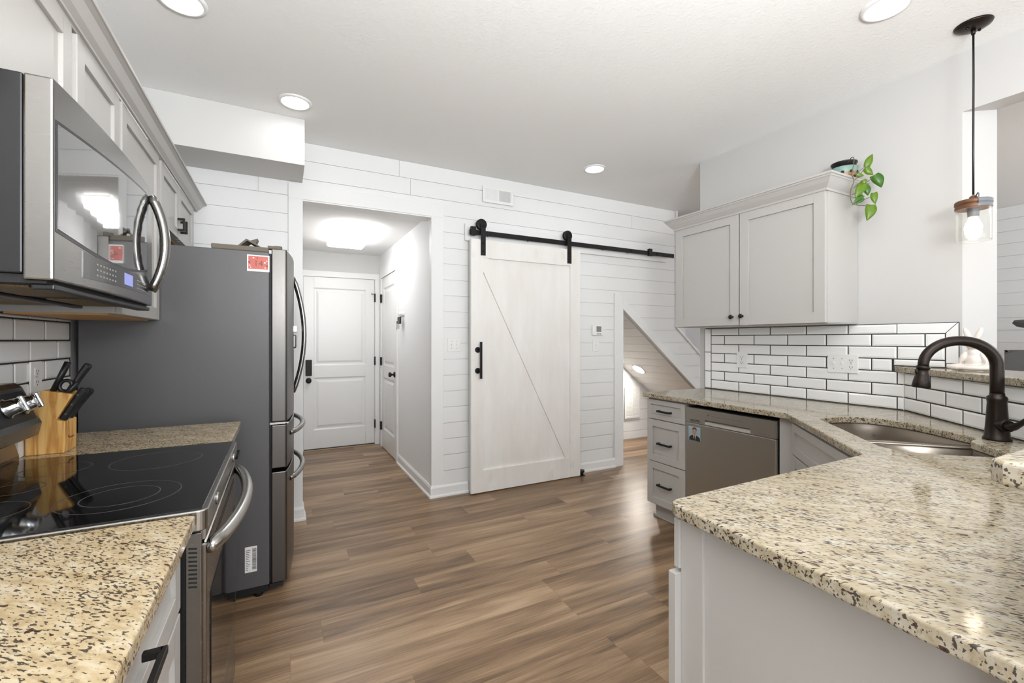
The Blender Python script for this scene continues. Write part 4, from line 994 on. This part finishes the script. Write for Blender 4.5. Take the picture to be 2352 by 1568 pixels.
b = MB(); b.sweep(CPr, [(3.018, y1+.0005), (CX-.0205, y1+.0005), (CX-.0205, y0-.0005), (3.018, y0-.0005)]); part('crown', b, M['cab'], t)

# trailing plant on the cabinet
t = thing('potted_pothos', (2.935, 1.42, 2.166), 'trailing pothos in a teal and brown pot on the right wall cabinet', 'plant')
pc = Vector((2.935, 1.42, 2.166))
b = MB(); b.lathe(pc, [(.050, 0), (.056, .01), (.064, .05), (.068, .10), (.0695, .130), (.0695, .136), (.062, .136), (.062, .10)], 36, cap=False)
for i in range(len(b.f)): 
    f_ = b.f[i]; zz = sum(b.v[k].z for k in f_)/len(f_)-2.166; b.m[i] = 1 if zz < .092 else 0
pot = part('pot', b, [M['teal'], M['potbrown']], t)
for i in range(10):
    a = math.radians(200+18*i); zz = .072 if i % 2 else .100; r = .0657 if i % 2 else .068
    p = pc+Vector((r*math.cos(a), r*math.sin(a), zz)); q = Vector((math.cos(a), math.sin(a), .1)).normalized()
    b = MB(); b.cyl(p-q*.004, p+q*.0016, .0085, n=14); part('drain_hole', b, M['dark'], pot)
    b = MB(); b.cyl(p-q*.004+Vector((0,0,-.013)), p+q*.0010+Vector((0,0,-.013)), .0095, .008, n=14); part('glaze_run', b, M['orange'] if i % 2 else M['potbrown'], pot)
b = MB(); b.lathe(pc+Vector((0, 0, .130)), [(.056, .0), (.060, .030), (.065, .033), (.065, .038), (.059, .038), (.052, .012), (0, .010)], 32); part('liner', b, M['blackplastic'], t)
STEMS = [[(2.91, 1.40, 2.31), (2.85, 1.34, 2.325), (2.788, 1.30, 2.29), (2.785, 1.302, 2.252), (2.78, 1.307, 2.204), (2.788, 1.300, 2.173), (2.775, 1.31, 2.116), (2.777, 1.308, 2.061), (2.793, 1.297, 2.04), (2.845, 1.256, 2.031), (2.852, 1.25, 2.035)],
 [(2.78, 1.307, 2.094), (2.799, 1.292, 2.111), (2.829, 1.268, 2.145)], [(2.788, 1.3, 2.133), (2.822, 1.273, 2.17), (2.844, 1.257, 2.165), (2.861, 1.243, 2.191), (2.864, 1.24, 2.195)],
 [(2.788, 1.298, 2.173), (2.81, 1.283, 2.199), (2.829, 1.268, 2.236), (2.836, 1.263, 2.242)], [(2.797, 1.293, 2.042), (2.82, 1.275, 2.061), (2.859, 1.244, 2.084), (2.864, 1.24, 2.1)],
 [(2.789, 1.299, 2.203), (2.827, 1.27, 2.24), (2.832, 1.266, 2.236)]]
def cr_spline(P, n=5):
    P = [Vector(p) for p in P]; Q = []
    for i in range(len(P)-1):
        p0, p1, p2, p3 = P[max(i-1, 0)], P[i], P[i+1], P[min(i+2, len(P)-1)]
        for k in range(n):
            s = k/n; Q.append(.5*((2*p1)+(p2-p0)*s+(2*p0-5*p1+4*p2-p3)*s*s+(3*p1-p0-3*p2+p3)*s**3))
    return Q+[P[-1]]
for i, s_ in enumerate(STEMS):
    b = MB(); b.tube(cr_spline(s_), .0022 if i == 0 else .0016, 7); part('vine' if i == 0 else 'leaf_stalk', b, M['stem'], t)
LEAVES = [((2.836, 1.263, 2.242), (2.859, 1.244, 2.311), .036), ((2.832, 1.266, 2.236), (2.861, 1.243, 2.196), .034), ((2.864, 1.24, 2.195), (2.892, 1.218, 2.125), .053), ((2.799, 1.292, 2.204), (2.827, 1.27, 2.197), .022), ((2.822, 1.273, 2.173), (2.83, 1.268, 2.147), .028), ((2.829, 1.268, 2.152), (2.788, 1.295, 2.073), .050), ((2.829, 1.268, 2.139), (2.841, 1.258, 2.085), .037), ((2.822, 1.273, 2.088), (2.78, 1.307, 2.037), .022), ((2.827, 1.27, 2.071), (2.79, 1.298, 2.045), .016), ((2.864, 1.24, 2.1), (2.869, 1.236, 2.036), .034), ((2.852, 1.25, 2.035), (2.837, 1.262, 1.948), .053)]
for i, (p, q, w) in enumerate(LEAVES):
    p, q = Vector(p), Vector(q); ax = (q-p); L = ax.length; ax.normalize()
    vw = Vector((-.82, -.57, -.25)).normalized(); side = ax.cross(vw).normalized(); up = side.cross(ax).normalized()
    b = MB(); n = 9; vs = []; sg = 1 if i % 2 else -1
    for k in range(n+1):
        s = k/n
        hw = w*.5*(math.sin(PI*min(1, s**.62))**.85) if 0 < s < 1 else 0.0
        c = p+ax*(L*s)+up*(.10*L*math.sin(PI*s)) + side*(sg*.05*L*math.sin(PI*s))
        if k == 1: c = p+ax*(L*.03)
        back = -ax*(.06*L) if k in (1, 2) else Vector((0,0,0))
        vs += [c+side*hw+up*(hw*.12)+back, c, c-side*hw+up*(hw*.12)+back]
    fs = []
    for k in range(n):
        for j in range(2): fs.append((3*k+j, 3*k+j+1, 3*k+3+j+1, 3*k+3+j))
    b.add(vs, fs, 0, True); o = part('leaf', b, M['leaf'] if i not in (2, 6, 7, 8) else M['leaf2'], t)
    so = o.modifiers.new('thick', 'SOLIDIFY'); so.thickness = .0008
# pendant
pp = Vector((2.80, .83, CZ))
t = thing('pendant_light', pp-Vector((0, 0, .985)), 'lit glass jar pendant on a black cord above the bar ledge', 'pendant light')
b = MB(); b.lathe(pp, [(.0, -.024), (.010, -.023), (.040, -.018), (.062, -.008), (.066, -.001)], 40); b.cyl(pp-Vector((0,0,.022)), pp-Vector((0,0,.045)), .009, .007); cn = part('canopy', b, M['bronze'], t)
for s in (-1, 1):
    b = MB(); q = pp+Vector((.030*s, -.012*s, -.022)); b.ell(q, (.006, .006, .005), n=12, m=8); part('canopy_nut', b, M['bronze'], cn)
b = MB(); b.tube([pp-Vector((0,0,.04)), pp+Vector((.002, 0, -.25)), pp+Vector((-.001, 0, -.5)), pp+Vector((0, 0, -.775))], .0042, 10); part('cord', b, M['blackplastic'], t)
pz = CZ
lid = pp-Vector((0, 0, .84))
b = MB(); b.lathe(lid, [(.0600, .0), (.0625, .003), (.0595, .0065), (.0625, .010), (.0595, .0135), (.0595, .018), (.0630, .0195), (.0630, .034), (.0600, .038), (.014, .040), (.014, .055), (.006, .062), (0, .062)], 48)
for i in range(len(b.f)):
    c_ = sum((b.v[k] for k in b.f[i]), Vector())/len(b.f[i])-lid; b.m[i] = 1 if (c_.x*.28-c_.y*.96) > .016 else 0  # grey right side of the copper lid is a reflection painted in
part('jar_lid', b, [M['rust'], M['greymetal']], t)
b = MB(); q = lid+Vector((-.02, -.045, .02)); b.tube([lid+Vector((.0, -.004, .05)), lid+Vector((-.030, -.024, .064)), lid+Vector((-.055, -.034, .054)), lid+Vector((-.055, -.034, .012))], .0022, 8); part('wire_clip', b, M['greymetal'], t)
b = MB(); b.lathe(lid, [(.0595, .0), (.0600, -.02), (.0600, -.140), (.0595, -.147), (.0575, -.147), (.0580, -.14), (.0580, 0)], 48, cap=False); part('glass_jar', b, M['glass'], t)
b = MB(); b.cyl(lid, lid-Vector((0, 0, .036)), .021, .019); part('socket', b, M['greymetal'], t)
b = MB(); b.lathe(lid, [(.013, -.030), (.014, -.040), (.022, -.055), (.030, -.078), (.030, -.092), (.022, -.110), (.010, -.118), (0, -.119)], 28); part('bulb', b, M['bulb'], t)

# bunny figurine
t = thing('bunny_figurine', (2.88, .85, 1.1555), 'white glazed seated bunny figurine with crossed legs on the bar ledge', 'figurine')
o = Vector((2.875, .853, 1.1555)); rt = Vector((.28, -.96, 0)); fw = Vector((-.96, -.28, 0)); up = Vector((0, 0, 1))
Mb = Matrix((rt, fw, up)).transposed()
P = lambda x, y, z: o+rt*x+fw*y+up*z
b = MB()
b.ell(P(-.045, .010, .016), (.046, .026, .016), Mb); b.ell(P(.045, .010, .016), (.046, .026, .016), Mb)
b.ell(P(0, .022, .014), (.060, .022, .0135), Mb)
b.ell(P(0, -.004, .050), (.030, .026, .044), Mb); b.ell(P(0, -.002, .082), (.024, .022, .028), Mb)
b.ell(P(-.034, .004, .062), (.011, .014, .030), Mb @ Matrix.Rotation(.35, 3, 'Y')); b.ell(P(.034, .004, .062), (.011, .014, .030), Mb @ Matrix.Rotation(-.35, 3, 'Y'))
b.ell(P(0, .004, .122), (.026, .027, .025), Mb); b.ell(P(0, .024, .116), (.012, .012, .010), Mb)
me = part('body', b, M['ceramic'], t)
rm = me.modifiers.new('merge', 'REMESH'); rm.mode = 'VOXEL'; rm.voxel_size = .0028; rm.use_smooth_shade = True
sm = me.modifiers.new('soft', 'SMOOTH'); sm.iterations = 4; sm.factor = .5
for s in (-1, 1):
    b = MB(); b.ell(P(s*.018, .0, .168), (.0115, .007, .036), Mb @ Matrix.Rotation(s*.32, 3, 'Y')); part('ear', b, M['ceramic'], t)
    b = MB(); b.ell(P(s*.010, .0278, .127), (.003, .002, .0035), Mb, 10, 6); part('eye', b, M['ink'], t)
b = MB(); b.ell(P(0, .0355, .119), (.003, .002, .002), Mb, 10, 6); part('nose', b, mat('pink_glaze', rgb(214, 160, 150), .3), t)

# cat tree in the living room
t = thing('cat_tree', (5.95, 1.30, 0), 'grey plush cat tree in the living room at the right frame edge', 'cat tree')
b = MB(); b.box(5.70, 6.20, .95, 1.50, .001, .06); part('base_board', b, M['carpet'], t, .01)
for x, y in ((5.80, 1.06), (6.10, 1.06), (6.05, 1.40)):
    b = MB(); b.cyl((x, y, .06), (x, y, .86), .045); part('post', b, mat('sisal_rope', rgb(176, 156, 124), .9), t) if x < 5.9 else part('post', b, bpy.data.materials['sisal_rope'], t)
b = MB(); cx0, cx1, cy0, cy1, cz0, cz1 = 5.70, 6.12, 1.00, 1.49, .86, 1.205
b.box(cx0+.02, cx1, cy0, cy1, cz0, cz0+.02); b.box(cx0+.02, cx1, cy0, cy1, cz1-.02, cz1); b.box(cx1-.02, cx1, cy0, cy1, cz0, cz1); b.box(cx0+.02, cx1, cy0, cy0+.02, cz0, cz1); b.box(cx0+.02, cx1, cy1-.02, cy1, cz0, cz1)
dxs = []
outl = [(cy1, cz0), (cy1, cz1), (cy0, cz1), (cy0, cz0)]
hc = (1.245, 1.00, .125)
n = 24; ring = [(hc[0]+hc[2]*math.cos(2*PI*i/n), hc[1]+hc[2]*1.05*math.sin(2*PI*i/n)) for i in range(n)]
def sq(i):
    a = 2*PI*i/n; ca, sa = math.cos(a), math.sin(a); k = 1/max(abs(ca)/((cy1-cy0)/2), abs(sa)/((cz1-cz0)/2)); return ((cy0+cy1)/2+ca*k, (cz0+cz1)/2+sa*k)
vs = [(cx0+.02, *sq(i)) for i in range(n)] + [(cx0+.02, *ring[i]) for i in range(n)] + [(cx0, *sq(i)) for i in range(n)] + [(cx0, *ring[i]) for i in range(n)]
fs = []
for i in range(n):
    j = (i+1) % n; fs += [(i, j, n+j, n+i), (2*n+i, 3*n+i, 3*n+j, 2*n+j), (i, 2*n+i, 2*n+j, j), (n+i, n+j, 3*n+j, 3*n+i)]
b.add(vs, fs); cd = part('condo', b, M['carpet'], t, .008)
b = MB(); b.tube([(cx0-.002, r_[0], r_[1]) for r_ in ring+ring[:1]], .010, 8, False); part('opening_trim', b, mat('pale_plush', rgb(170, 170, 170), .95), cd)
b = MB(); b.cyl((5.95, 1.12, 1.205), (5.95, 1.12, 1.40), .04); part('post', b, bpy.data.materials['sisal_rope'], t)
b = MB(); b.lathe((5.96, 1.24, 1.40), [(0, 0), (.17, .0), (.235, .020), (.262, .050), (.250, .075), (.215, .078), (.18, .05), (0, .04)], 36); part('perch', b, M['carpet'], t)
